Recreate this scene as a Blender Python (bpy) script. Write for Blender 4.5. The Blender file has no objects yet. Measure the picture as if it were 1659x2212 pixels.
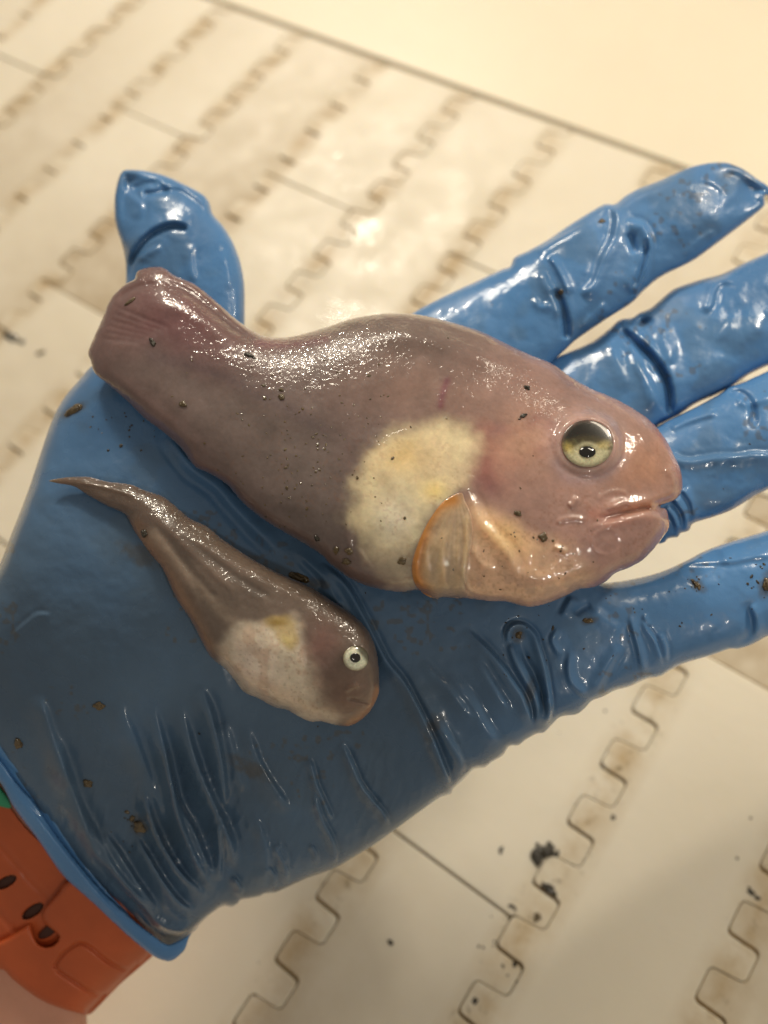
import bpy, bmesh, math, random
import numpy as np
from mathutils import Vector, Matrix
random.seed(4); RNG = np.random.RandomState(7)

# ------------------------------------------------------------------ camera, world, lamps
S = bpy.context.scene
C = S.collection
PW, PH, FPX = 1659.0, 2212.0, 1789.0            # picture plane used while measuring the photo
PITCH = 0.0625                                   # belt pitch, metres
QV = 0.39552522                                  # tooth period / pitch
PER = PITCH * QV
RB = np.array([[0.81372334, -0.56896024, 0.11890568],
               [0.47460634, 0.76847296, 0.4291831],
               [-0.33556392, -0.29280292, 0.89535653]])
TB = np.array([-0.09519475, -0.26377921, 0.44002941]) * (PITCH / 0.0508)
FLIP = np.diag([1.0, -1.0, -1.0])
RW = FLIP @ RB.T                                 # camera (x right, y down, z ahead) -> world, belt top at z = 0
CAM = FLIP @ (-RB.T @ TB)

cam_data = bpy.data.cameras.new("camera")
cam = bpy.data.objects.new("camera", cam_data); C.objects.link(cam)
M = RW @ FLIP
cam.matrix_world = Matrix([[*M[0], CAM[0]], [*M[1], CAM[1]], [*M[2], CAM[2]], [0, 0, 0, 1]])
cam_data.sensor_fit = 'VERTICAL'
cam_data.lens = 4.2
cam_data.sensor_height = 4.2 * PH / FPX
cam_data.sensor_width = 4.2 * PW / FPX
cam_data.clip_start = 0.01; cam_data.clip_end = 20
cam_data.dof.use_dof = True
cam_data.dof.focus_distance = 0.206
cam_data.dof.aperture_fstop = 0.95
S.camera = cam

world = bpy.data.worlds.new("World"); S.world = world; world.use_nodes = True
bg = world.node_tree.nodes["Background"]
bg.inputs[0].default_value = (1.0, 0.87, 0.69, 1); bg.inputs[1].default_value = 0.27

def c2w(v): return RW @ np.asarray(v, float)
def area(name, pos, target, sx, sy, power, col, roll=0.0):
    l = bpy.data.lights.new(name, 'AREA'); l.shape = 'RECTANGLE'; l.size = sx; l.size_y = sy
    l.energy = power; l.color = col
    o = bpy.data.objects.new(name, l); C.objects.link(o)
    d = Vector(target) - Vector(pos)
    o.matrix_world = Matrix.Translation(Vector(pos)) @ d.to_track_quat('-Z', 'Y').to_matrix().to_4x4() @ Matrix.Rotation(roll, 4, 'Z')
    return o
def px_ray(x, y): return RW @ np.array([(x - PW / 2) / FPX, (y - PH / 2) / FPX, 1.0])
def belt_point(x, y, z=0.0):
    r = px_ray(x, y); return CAM + r * ((z - CAM[2]) / r[2])
def at_depth(x, y, d): return CAM + px_ray(x, y) * d
glint = belt_point(700, 520)
key_dir = np.array([-0.50, 0.49, 0.70]); key_dir /= np.linalg.norm(key_dir)
area("ceiling_tube", glint + key_dir * 1.5, glint, 0.13, 0.045, 6.5, (1.0, 0.90, 0.74), 0.4)
area("soft_key_fill", glint + key_dir * 1.7 + np.array([0.10, 0.05, 0.05]), glint, 0.55, 0.30, 12.8, (1.0, 0.89, 0.72), 0.4)  # added soft companion to the tube, evens out its hard shadow
mid = at_depth(1150, 1050, 0.21)
area("side_lamp", mid + c2w([0.42, 0.36, -0.80]) * 0.9, mid, 0.07, 0.02, 1.1, (1.0, 0.93, 0.82), 0.9)
area("finger_fill", mid + c2w([0.34, -0.36, -0.16]) * 1.0, mid, 0.07, 0.02, 0.75, (1.0, 0.90, 0.74), -0.5)  # added fill close to the fingers, brightens them against the palm
pt = belt_point(1500, 120)
area("panel_fill", pt + np.array([0.25, 0.45, 0.75]), pt, 0.4, 0.12, 1.75, (1.0, 0.88, 0.69), 0.2)  # unseen fill added to brighten the side panel and fingers

S.view_settings.view_transform = 'Standard'; S.view_settings.look = 'None'
S.view_settings.exposure = 0.0; S.view_settings.gamma = 1.0

# ------------------------------------------------------------------ numpy helpers
def catmull(P, closed=True, n=6):
    P = np.asarray(P, float); m = len(P); out = []
    rng_ = range(m) if closed else range(m - 1)
    for i in rng_:
        if closed: a, b, c, d = P[i - 1], P[i], P[(i + 1) % m], P[(i + 2) % m]
        else: a, b, c, d = P[max(i - 1, 0)], P[i], P[i + 1], P[min(i + 2, m - 1)]
        t = np.linspace(0, 1, n, endpoint=False)[:, None]
        # centripetal-like damping: limit tangents by segment length
        L = np.linalg.norm(c - b) + 1e-9
        def tan(v, k):
            l = np.linalg.norm(v); return v * min(1.0, k * L / (l + 1e-9))
        m0 = tan((c - a) * .5, 1.0); m1 = tan((d - b) * .5, 1.0)
        t2, t3 = t * t, t * t * t
        out.append((2 * t3 - 3 * t2 + 1) * b + (t3 - 2 * t2 + t) * m0 + (-2 * t3 + 3 * t2) * c + (t3 - t2) * m1)
    out = np.concatenate(out)
    if not closed: out = np.vstack([out, P[-1]])
    return out

def seg_dist(X, Y, A, B):
    """distance, nearest point index t for points X,Y to polyline segments A->B"""
    shp = X.shape; x = X.ravel().astype(np.float32); y = Y.ravel().astype(np.float32)
    best = np.full(x.shape, 1e9, np.float32); bx = np.zeros_like(x); by = np.zeros_like(x)
    par = np.zeros_like(x); side = np.zeros_like(x)
    for k in range(len(A)):
        ax, ay = A[k]; dx, dy = B[k] - A[k]; L = dx * dx + dy * dy + 1e-12
        t = np.clip(((x - ax) * dx + (y - ay) * dy) / L, 0, 1)
        qx = ax + t * dx; qy = ay + t * dy
        d = (x - qx) ** 2 + (y - qy) ** 2
        m = d < best
        best[m] = d[m]; bx[m] = qx[m]; by[m] = qy[m]; par[m] = k + t[m]
        side[m] = (dx * (y - ay) - dy * (x - ax))[m]
    return np.sqrt(best).reshape(shp), bx.reshape(shp), by.reshape(shp), par.reshape(shp), np.sign(side).reshape(shp)

def inside(X, Y, polys):
    ins = np.zeros(X.shape, bool)
    for P in polys:
        Q = np.roll(P, -1, axis=0)
        for (ax, ay), (bx, by) in zip(P, Q):
            if ay == by: continue
            c = ((ay > Y) != (by > Y)) & (X < (bx - ax) * (Y - ay) / (by - ay) + ax)
            ins ^= c
    return ins

def sdf(X, Y, polys, band=None):
    """positive inside; exact within a band round the outline, cheap elsewhere"""
    ins = inside(X, Y, polys)
    A = np.concatenate(polys); B = np.concatenate([np.roll(P, -1, axis=0) for P in polys])
    step = 6
    if min(X.shape) > 4 * step and band is not None:
        d0, *_ = seg_dist(X[::step, ::step], Y[::step, ::step], A, B)
        up = np.repeat(np.repeat(d0, step, 0), step, 1)[:X.shape[0], :X.shape[1]]
        if up.shape != X.shape:
            pad = [(0, X.shape[0] - up.shape[0]), (0, X.shape[1] - up.shape[1])]
            up = np.pad(up, pad, mode='edge')
        near = up < band
        D = up.copy(); NX = X.copy(); NY = Y.copy()
        d, qx, qy, _, _ = seg_dist(X[near], Y[near], A, B)
        D[near] = d; NX[near] = qx; NY[near] = qy
    else:
        D, NX, NY, _, _ = seg_dist(X, Y, A, B)
    return np.where(ins, D, -D), NX, NY, ins

def solve(mask):
    if min(mask.shape) > 24:
        u0 = solve(mask[::2, ::2]) * 4.0
        u = np.repeat(np.repeat(u0, 2, 0), 2, 1)[:mask.shape[0], :mask.shape[1]]
        if u.shape != mask.shape:
            u = np.pad(u, [(0, mask.shape[0] - u.shape[0]), (0, mask.shape[1] - u.shape[1])])
        it = 90
    else:
        u = np.zeros(mask.shape, np.float32); it = 700
    u = (u * mask).astype(np.float32); mk = mask[1:-1, 1:-1].astype(np.float32)
    for _ in range(it):
        u[1:-1, 1:-1] = (u[:-2, 1:-1] + u[2:, 1:-1] + u[1:-1, :-2] + u[1:-1, 2:] + 2.0) * .25 * mk
    return u

_LAT = {}
def vnoise(X, Y, scale, seed=0):
    if seed not in _LAT: _LAT[seed] = np.random.RandomState(seed + 100).rand(64, 64).astype(np.float32)
    L = _LAT[seed]; x = X / scale; y = Y / scale
    xi = np.floor(x).astype(int); yi = np.floor(y).astype(int); fx = x - xi; fy = y - yi
    fx = fx * fx * fx * (fx * (fx * 6 - 15) + 10); fy = fy * fy * fy * (fy * (fy * 6 - 15) + 10)
    a = L[yi % 64, xi % 64]; b = L[yi % 64, (xi + 1) % 64]; c = L[(yi + 1) % 64, xi % 64]; d = L[(yi + 1) % 64, (xi + 1) % 64]
    return (a * (1 - fx) + b * fx) * (1 - fy) + (c * (1 - fx) + d * fx) * fy
def fbm(X, Y, scale, seed=0, o=3):
    r = 0; a = 1; s = 0
    for k in range(o): r = r + a * vnoise(X, Y, scale / 2 ** k, seed + k); s += a; a *= .5
    return r / s
def sstep(a, b, x):
    t = np.clip((x - a) / (b - a), 0, 1); return t * t * (3 - 2 * t)

def hand_depth(x, y):
    q = y + .35 * (900 - x)
    return 0.223 + 0.032 * sstep(1450, 250, y) + 0.034 * sstep(1350, 2500, q)

class Shell:
    """a solid whose outline, front relief and back relief are worked out on a fine grid"""
    def __init__(s, polys, step=2.8, gain=1.0, cap=1e9, depth=hand_depth, off=0.0, band=40):
        s.polys = polys if isinstance(polys, list) and isinstance(polys[0], np.ndarray) and polys[0].ndim == 2 else [polys]
        P = s.polys[0]
        x0, y0 = P.min(0) - 3 * step; x1, y1 = P.max(0) + 3 * step
        s.x0, s.y0, s.step = x0, y0, step
        xs = np.arange(x0, x1 + step, step); ys = np.arange(y0, y1 + step, step)
        s.X, s.Y = np.meshgrid(xs, ys)
        s.sd, s.nx, s.ny, s.ins = sdf(s.X, s.Y, s.polys, band)
        u = solve(s.ins) * step * step
        r = np.sqrt(np.maximum(u, 0)) * gain
        s.h = cap * np.tanh(r / cap) if cap < 1e8 else r
        s.base = s.h.copy()
        s.D0 = depth(s.X, s.Y) + off
        s.col = None
    def stroke(s, pts, w, a, w2=None, taper=0.25, smooth=True):
        P = catmull(pts, False, 6) if smooth else np.asarray(pts, float)
        w2 = w if w2 is None else w2; R = 2.6 * max(w, w2)
        lo = P.min(0) - R; hi = P.max(0) + R
        i0 = max(int((lo[1] - s.y0) / s.step), 0); i1 = min(int((hi[1] - s.y0) / s.step) + 2, s.X.shape[0])
        j0 = max(int((lo[0] - s.x0) / s.step), 0); j1 = min(int((hi[0] - s.x0) / s.step) + 2, s.X.shape[1])
        if i1 <= i0 or j1 <= j0: return
        X = s.X[i0:i1, j0:j1]; Y = s.Y[i0:i1, j0:j1]
        d, _, _, par, side = seg_dist(X, Y, P[:-1], P[1:])
        t = par / (len(P) - 1)
        tp = sstep(0, taper, t) * sstep(0, taper, 1 - t) if taper > 0 else 1.0
        ww = np.where(side > 0, w, w2)
        s.h[i0:i1, j0:j1] += a * tp * np.exp(-(d / ww) ** 2) * sstep(0, 18, s.sd[i0:i1, j0:j1])
    soft = 1.0
    def fold(s, pts, w, a, sharp=0.3, side=1, taper=0.25, crease=.22):
        """a pleat: soft on one flank, steep on the other, with a crease at the foot of the steep one"""
        w *= 1 + .35 * (1 - s.soft) * 4 * .7; a *= s.soft
        w1, w2 = (w, w * sharp) if side > 0 else (w * sharp, w)
        s.stroke(pts, w1, a, w2, taper)
        P = catmull(pts, False, 5); T = np.gradient(P, axis=0); T /= np.linalg.norm(T, axis=1)[:, None] + 1e-9
        N = np.stack([-T[:, 1], T[:, 0]], 1)            # the 'side > 0' normal
        Q = P - N * side * w * sharp * 2.0
        s.stroke(Q[::5] if len(Q) > 12 else Q, w * .4, -a * crease, taper=taper)
    def bump(s, x, y, rx, ry, a, ang=0):
        c, n = math.cos(ang), math.sin(ang); X = s.X - x; Y = s.Y - y
        s.h += a * np.exp(-((X * c + Y * n) / rx) ** 2 - ((-X * n + Y * c) / ry) ** 2) * sstep(0, 25, s.sd)
    def mesh(s, back=0.8, maxback=1e9):
        ins = s.ins; st = s.step
        cell = ins[:-1, :-1] | ins[1:, :-1] | ins[:-1, 1:] | ins[1:, 1:]
        used = np.zeros_like(ins)
        used[:-1, :-1] |= cell; used[1:, :-1] |= cell; used[:-1, 1:] |= cell; used[1:, 1:] |= cell
        rim = used & ~ins
        X = np.where(rim, s.nx, s.X); Y = np.where(rim, s.ny, s.Y)
        h = np.where(rim, 0, s.h)
        hb = np.where(rim, 0, np.minimum(s.base * back, maxback))
        k = s.D0 / FPX
        df = s.D0 - h * k; db = s.D0 + hb * k
        idx = -np.ones(ins.shape, int); n = used.sum(); idx[used] = np.arange(n)
        ray = np.stack([(X[used] - PW / 2) / FPX, (Y[used] - PH / 2) / FPX, np.ones(n)], 1) @ RW.T
        V1 = CAM + ray * df[used][:, None]
        sel = used & ins; m = sel.sum(); bidx = idx.copy(); bidx[sel] = n + np.arange(m)
        V2 = CAM + (np.stack([(X[sel] - PW / 2) / FPX, (Y[sel] - PH / 2) / FPX, np.ones(m)], 1) @ RW.T) * db[sel][:, None]
        i, j = np.nonzero(cell)
        F1 = np.stack([idx[i, j], idx[i + 1, j], idx[i + 1, j + 1], idx[i, j + 1]], 1)
        F2 = np.stack([bidx[i, j], bidx[i, j + 1], bidx[i + 1, j + 1], bidx[i + 1, j]], 1)
        V = np.vstack([V1, V2]); F = np.vstack([F1, F2])
        col = None
        if s.col is not None: col = np.vstack([s.col[used], s.col[sel]])
        s.df = df; s.used = used
        return V, F, col
    def depth_at(s, x, y):
        j = int(round((x - s.x0) / s.step)); i = int(round((y - s.y0) / s.step))
        if 0 <= i < s.X.shape[0] and 0 <= j < s.X.shape[1] and s.ins[i, j]: return s.df[i, j]
        return 1e9

def make_obj(name, V, F, mat, parent=None, col=None, smooth=True, mat_idx=None):
    me = bpy.data.meshes.new(name)
    F = np.asarray(F, np.int32); V = np.asarray(V, np.float32)
    k = F.shape[1]
    me.vertices.add(len(V)); me.vertices.foreach_set('co', V.ravel())
    me.loops.add(F.size); me.loops.foreach_set('vertex_index', F.ravel())
    me.polygons.add(len(F)); me.polygons.foreach_set('loop_start', np.arange(0, F.size, k, dtype=np.int32))
    if smooth: me.polygons.foreach_set('use_smooth', np.ones(len(F), bool))
    me.update(calc_edges=True); me.validate()
    if col is not None:
        a = me.attributes.new('Col', 'FLOAT_COLOR', 'POINT')
        a.data.foreach_set('color', np.hstack([col, np.ones((len(col), 1))]).astype(np.float32).ravel())
    if mat: me.materials.append(mat)
    o = bpy.data.objects.new(name, me); C.objects.link(o)
    if parent: o.parent = parent
    return o

def join(parts):
    Vs, Fs, Cs, n = [], [], [], 0
    for V, F, c in parts:
        Vs.append(V); Fs.append(F + n); n += len(V)
        if c is not None: Cs.append(c)
    return np.vstack(Vs), np.vstack(Fs), (np.vstack(Cs) if Cs else None)

def tag(o, label=None, cat=None, group=None, kind=None):
    if label: o['label'] = label
    if cat: o['category'] = cat
    if group: o['group'] = group
    if kind: o['kind'] = kind
    return o
def empty(name, loc=(0, 0, 0)):
    o = bpy.data.objects.new(name, None); C.objects.link(o); o.location = loc; o.empty_display_size = .01; return o
def reparent(o, p):
    o.parent = p; o.matrix_parent_inverse = Matrix.Translation(-Vector(p.location))

# ------------------------------------------------------------------ materials
def srgb(r, g, b):
    f = lambda c: ((c / 255 + .055) / 1.055) ** 2.4 if c > 10 else c / 255 / 12.92
    return np.array([f(r), f(g), f(b)])
class NB:
    def __init__(s, name):
        s.m = bpy.data.materials.new(name); s.m.use_nodes = True; s.t = s.m.node_tree
        s.p = s.t.nodes['Principled BSDF']; s.tc = s.n('ShaderNodeTexCoord')
    def n(s, typ, **kw):
        x = s.t.nodes.new(typ)
        for k, v in kw.items(): setattr(x, k, v)
        return x
    def l(s, a, b): s.t.links.new(a, b)
    def noise(s, scale, detail=3, rough=.5, vec=None, dist=0):
        x = s.n('ShaderNodeTexNoise'); x.inputs['Scale'].default_value = scale; x.inputs['Detail'].default_value = detail
        x.inputs['Roughness'].default_value = rough; x.inputs['Distortion'].default_value = dist
        s.l(vec if vec is not None else s.tc.outputs['Object'], x.inputs['Vector']); return x.outputs['Fac']
    def ramp(s, fac, stops):
        x = s.n('ShaderNodeValToRGB'); e = x.color_ramp.elements
        while len(e) < len(stops): e.new(.5)
        for q, (p, c) in zip(e, stops): q.position = p; q.color = (c, c, c, 1) if np.isscalar(c) else (*c, 1)
        s.l(fac, x.inputs[0]); return x.outputs[0]
    def math(s, op, a, b=None, c=None, clamp=False):
        x = s.n('ShaderNodeMath', operation=op); x.use_clamp = clamp
        for i, v in enumerate([a, b, c]):
            if v is None: continue
            if hasattr(v, 'is_output'): s.l(v, x.inputs[i])
            else: x.inputs[i].default_value = v
        return x.outputs[0]
    def mix(s, fac, a, b, mode='MIX'):
        x = s.n('ShaderNodeMix', data_type='RGBA', blend_type=mode)
        for i, v in ((0, fac), (6, a), (7, b)):
            if hasattr(v, 'is_output'): s.l(v, x.inputs[i])
            else: x.inputs[i].default_value = v if np.isscalar(v) else (*v, 1)
        return x.outputs[2]
    def bump(s, h, strength, dist, prev=None):
        x = s.n('ShaderNodeBump'); x.inputs['Strength'].default_value = strength; x.inputs['Distance'].default_value = dist
        s.l(h, x.inputs['Height'])
        if prev is not None: s.l(prev, x.inputs['Normal'])
        return x.outputs[0]
    def set(s, **kw):
        for k, v in kw.items():
            i = s.p.inputs[k.replace('_', ' ')]
            if hasattr(v, 'is_output'): s.l(v, i)
            else: i.default_value = v

def glove_material():
    b = NB('blue_nitrile')
    big = b.noise(26, 3); fine = b.noise(900, 2); mid = b.noise(170, 3, .6, dist=.6)
    a = b.n('ShaderNodeAttribute', attribute_name='Col')
    c = b.mix(b.ramp(big, [(.35, 0), (.7, 1)]), (0.80, 0.80, 0.80), (1.08, 1.06, 1.04))
    c = b.mix(1.0, a.outputs['Color'], c, 'MULTIPLY')
    n = b.bump(mid, .12, .0010); n = b.bump(fine, .10, .0002, n)
    wet = b.ramp(b.noise(34, 4, .6), [(.38, .17), (.62, .42)])
    b.set(Base_Color=c, Roughness=wet, Normal=n, Subsurface_Weight=.12, Subsurface_Scale=.004, Subsurface_Radius=(.3, .6, 1.0),
          Specular_IOR_Level=.32, Coat_Weight=.34, Coat_Roughness=.05, Coat_IOR=1.4)
    w = b.bump(b.noise(260, 3, .6, dist=.6), .16, .0008)
    b.l(w, b.p.inputs['Coat Normal'])
    return b.m
def fish_material(name, grain, coat=1.0):
    b = NB(name)
    a = b.n('ShaderNodeAttribute', attribute_name='Col')
    n1 = b.ramp(b.noise(140, 5, .65), [(.3, .80), (.7, 1.14)])
    n2 = b.ramp(b.noise(900, 3, .6), [(.3, .93), (.7, 1.05)])
    c = b.mix(1, a.outputs['Color'], n1, 'MULTIPLY'); c = b.mix(1, c, n2, 'MULTIPLY')
    g = b.n('ShaderNodeAttribute', attribute_name='Grain')
    vo = b.n('ShaderNodeTexVoronoi', feature='SMOOTH_F1'); vo.inputs['Scale'].default_value = 700; vo.inputs['Smoothness'].default_value = .35
    b.l(b.tc.outputs['Object'], vo.inputs['Vector'])
    no = b.ramp(b.noise(760, 1, .5, dist=.5), [(.36, 0), (.64, 1)])
    gh = b.math('MULTIPLY', b.math('ADD', b.math('MULTIPLY', vo.outputs['Distance'], .5), no), g.outputs['Fac'])
    nb = b.bump(gh, .8, .00018 * grain)
    soft = b.bump(b.noise(130, 4, .6, dist=.8), .42, .0012, nb)
    fn = b.bump(b.noise(380, 2), .14, .0005)
    b.set(Base_Color=c, Roughness=.38, Normal=fn, Subsurface_Weight=.55, Subsurface_Scale=.006, Subsurface_Radius=(1.0, .55, .35),
          Specular_IOR_Level=.22, Coat_Weight=coat, Coat_Roughness=.035, Coat_IOR=1.5)
    b.l(soft, b.p.inputs['Coat Normal'])
    return b.m
def simple(name, col, rough=.4, bumps=None, var=.12, sss=0, coat=0, vscale=60, spec=.5):
    b = NB(name)
    r = b.ramp(b.noise(vscale, 4, .6), [(.3, 1 - var), (.7, 1 + var)])
    c = b.mix(1, tuple(col), r, 'MULTIPLY')
    b.set(Base_Color=c, Roughness=rough, Specular_IOR_Level=spec, Coat_Weight=coat, Coat_Roughness=.1)
    if sss: b.set(Subsurface_Weight=sss, Subsurface_Scale=.004, Subsurface_Radius=(1.0, .5, .3))
    if bumps:
        n = None
        for sc, st, di in bumps: n = b.bump(b.noise(sc, 3), st, di, n)
        b.set(Normal=n)
    return b.m
def belt_material():
    b = NB('belt_plastic')
    geo = b.n('ShaderNodeNewGeometry'); sep = b.n('ShaderNodeSeparateXYZ'); b.l(geo.outputs['Position'], sep.inputs[0])
    u = b.math('DIVIDE', sep.outputs[0], PITCH)
    fu = b.math('ABSOLUTE', b.math('SUBTRACT', b.math('FRACT', b.math('ADD', u, .406)), .5))     # distance to hinge line
    near = b.math('SUBTRACT', 1.0, b.math('MULTIPLY', fu, 5.4), clamp=True)
    oc = b.n('ShaderNodeSeparateXYZ'); b.l(b.tc.outputs['Object'], oc.inputs[0])
    pos = geo.outputs['Position']
    st = b.ramp(b.noise(38, 5, .62, vec=pos), [(.40, 0), (.62, 1)])
    st2 = b.ramp(b.noise(210, 4, .7, vec=pos), [(.58, 0), (.72, 1)])
    faint = b.ramp(b.noise(11, 3, .5, vec=pos), [(.35, 0), (.7, 1)])
    stain = b.math('MULTIPLY', near, b.math('ADD', b.math('MULTIPLY', st, .85), .14), clamp=True)
    c = b.mix(b.math('MULTIPLY', faint, .35), (0.80, 0.735, 0.61), (0.75, 0.67, 0.51))
    c = b.mix(b.math('MULTIPLY', stain, .8), c, (0.44, 0.29, 0.11))
    blot = b.ramp(b.noise(13, 2, .5, vec=pos), [(.48, .12), (.60, 1)])
    c = b.mix(b.math('MULTIPLY', b.math('MULTIPLY', b.math('MULTIPLY', st2, near), blot), .95, clamp=True), c, (0.13, 0.09, 0.035))
    # walls of the gaps carry grime
    gr = b.math('MULTIPLY', sep.outputs[2], -900.0, clamp=True)
    gr = b.math('MULTIPLY', gr, b.ramp(b.noise(60, 4, .6, vec=pos), [(.3, .45), (.6, 1)]))
    c = b.mix(b.math('MULTIPLY', gr, .7), c, (0.36, 0.25, 0.12))
    n = b.bump(b.noise(55, 3, .5, vec=pos), .25, .0020); n = b.bump(b.noise(420, 3, .6, vec=pos), .12, .0004, n)
    ro = b.ramp(b.noise(45, 4, .6, vec=pos), [(.35, .42), (.65, .6)])
    b.set(Base_Color=c, Roughness=ro, Normal=n, Specular_IOR_Level=.5, Subsurface_Weight=.35, Subsurface_Scale=.004,
          Subsurface_Radius=(1.0, .8, .5), Coat_Weight=b.ramp(b.noise(24, 4, .6, vec=pos), [(.54, .0), (.68, .22)]), Coat_Roughness=.08)
    b.l(b.bump(b.noise(150, 2, .5, vec=pos, dist=.5), .30, .0012), b.p.inputs['Coat Normal'])
    return b.m

M_GLOVE = glove_material(); M_BELT = belt_material()
M_FISH = fish_material('big_fish_skin', 1.0); M_SMALL = fish_material('small_fish_skin', .8)
M_PANEL = simple('panel_plastic', (0.84, 0.76, 0.60), .42, [(30, .2, .002)], .03, sss=.2, vscale=9)
M_UNDER = simple('belt_underside', (0.36, 0.24, 0.10), .7, [(300, .5, .001)], .4, vscale=90)
M_BAND = simple('orange_rubber', srgb(180, 84, 42), .42, [(1400, .25, .0002)], .10, sss=.15)
M_HOLE_SHADE = simple('hole_shade_dark', srgb(60, 26, 14), .6, None, .1)
M_SKIN = simple('arm_skin', srgb(205, 150, 128), .5, [(700, .35, .0004), (90, .2, .001)], .08, sss=.3, vscale=50)
M_GREEN = simple('green_fabric', (0.03, 0.27, 0.14), .7, [(1500, .4, .0004)], .2)
M_GRIT = simple('wet_silt', (0.105, 0.070, 0.026), .34, [(1600, .9, .0006)], .45, coat=.6, vscale=700)
M_DARK = simple('dark_grit', (0.030, 0.024, 0.014), .35, [(1600, .9, .0006)], .4, coat=.5, vscale=700)
M_PUPIL = simple('pupil_black', (0.004, 0.004, 0.004), .05, None, .05, coat=1.0)
M_DROP = NB('water_drop'); M_DROP.set(Base_Color=(1, 1, 1, 1), Roughness=.02, Transmission_Weight=1.0, IOR=1.33); M_DROP = M_DROP.m

# ------------------------------------------------------------------ conveyor belt
belt = tag(empty('conveyor_belt'), 'cream plastic modular conveyor belt with interlocking square hinge teeth and brown grime', kind='structure')
def hinge_curve(k, lo, hi, side):
    """tooth edge of hinge line k between v=lo and v=hi in belt units; side -1: module left of it, +1: right"""
    g = 0.0016; pts = []
    wall = (0.021 if side < 0 else -0.021)      # open gap on one flank of every tooth
    a, b_ = 0.195, 0.675
    j = math.floor(lo) - 1
    raw = []
    while j < hi + 1:
        # toward +v: low part (u=k) then jump to high part (u=k+.188) at j+a, back at j+b
        raw += [(k + g * side, j + a + wall), (k + .188 + g * side, j + a + wall)]
        raw += [(k + .188 + g * side, j + b_ - .030 - wall * .08), (k + g * side, j + b_ + .035 - wall * .08)]
        j += 1
    return raw
def clip_curve(raw, lo, hi):
    out = []
    for p, q in zip(raw[:-1], raw[1:]):
        a, b_ = p[1], q[1]
        if a == b_:
            if lo < a < hi: out += [p, q]
            continue
        if b_ <= lo or a >= hi: continue
        t0 = max(0, (lo - a) / (b_ - a)); t1 = min(1, (hi - a) / (b_ - a))
        f = lambda t: (p[0] + (q[0] - p[0]) * t, a + (b_ - a) * t)
        out += [f(t0), f(t1)]
    res = []
    for p in out:
        if not res or math.hypot(p[0] - res[-1][0], (p[1] - res[-1][1]) * QV) > 1e-4: res.append(p)
    return res
def round_poly(P, r, n=4):
    P = np.asarray(P, float); out = []; m = len(P)
    for i in range(m):
        a, b_, c = P[i - 1], P[i], P[(i + 1) % m]
        la = np.linalg.norm(a - b_); lc = np.linalg.norm(c - b_)
        rr = min(r, la * .45, lc * .45)
        p0 = b_ + (a - b_) / la * rr; p1 = b_ + (c - b_) / lc * rr
        for t in np.linspace(0, 1, n): out.append((1 - t) ** 2 * p0 + 2 * t * (1 - t) * b_ + t * t * p1)
    return np.array(out)
def inset(P, d):
    T = np.roll(P, -1, axis=0) - np.roll(P, 1, axis=0); T /= np.linalg.norm(T, axis=1)[:, None] + 1e-12
    return P + np.stack([-T[:, 1], T[:, 0]], 1) * d
def area2(P): x, y = P[:, 0], P[:, 1]; return np.sum(x * np.roll(y, -1) - y * np.roll(x, -1))
MOD = {}
def module(k, lo, hi):
    key = (k % 2, round(hi - lo, 3), round(lo % 1, 3))
    cu, cv = k + .5, round(lo)
    if key not in MOD:
        e = .012
        L = clip_curve(hinge_curve(k, lo, hi, +1), lo + e, hi - e)
        R = clip_curve(hinge_curve(k + 1, lo, hi, -1), lo + e, hi - e)
        P = np.array(L + R[::-1])
        P = np.stack([(P[:, 0] - cu) * PITCH, -(P[:, 1] - cv) * PER], 1)
        P = round_poly(P, .0020)
        if area2(P) < 0: P = P[::-1]
        keep = np.linalg.norm(P - np.roll(P, 1, axis=0), axis=1) > 2e-5; P = P[keep]
        rings = [(0.00060, 0.0), (0.00028, -.00010), (0.00008, -.00034), (0.0, -.0008), (0.0, -.009)]
        V = []
        for d, z in rings: Q = inset(P, d); V += [(x, y, z) for x, y in Q]
        n = len(P); F = [list(range(n))]
        for r in range(len(rings) - 1):
            for i in range(n):
                F.append([r * n + i, (r + 1) * n + i, (r + 1) * n + (i + 1) % n, r * n + (i + 1) % n])
        me = bpy.data.meshes.new('belt_module'); me.from_pydata(V, [], F); me.update()
        me.polygons.foreach_set('use_smooth', [i > 0 for i in range(len(F))])
        me.materials.append(M_BELT); MOD[key] = me
    o = bpy.data.objects.new('belt_module', MOD[key]); C.objects.link(o); o.parent = belt
    o.location = (cu * PITCH, -cv * PER, random.uniform(-.00025, .00025))
    o.rotation_euler = (random.uniform(-.004, .004), random.uniform(-.006, .006), 0)
for k in range(-8, 13):
    cuts = [-.55, 3.76, 13.76, 23.76] if k % 2 == 0 else [-.55, 8.76, 18.76, 28.76]
    for lo, hi in zip(cuts[:-1], cuts[1:]): module(k, lo, hi)
def box_obj(name, x0, x1, y0, y1, z0, z1, mat, parent=None, bev=0):
    bm = bmesh.new(); bmesh.ops.create_cube(bm, size=1)
    for v in bm.verts: v.co = ((x0 + x1) / 2 + v.co.x * (x1 - x0), (y0 + y1) / 2 + v.co.y * (y1 - y0), (z0 + z1) / 2 + v.co.z * (z1 - z0))
    if bev: bmesh.ops.bevel(bm, geom=bm.edges[:], offset=bev, segments=3, affect='EDGES')
    me = bpy.data.meshes.new(name); bm.to_mesh(me); bm.free(); me.materials.append(mat)
    for p in me.polygons: p.use_smooth = bev > 0 and p.area < .01
    o = bpy.data.objects.new(name, me); C.objects.link(o)
    if parent: o.parent = parent
    return o
box_obj('belt_underside', -9 * PITCH, 14 * PITCH, -30 * PER, 0.6 * PER, -.014, -.0024, M_UNDER, belt)
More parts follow.
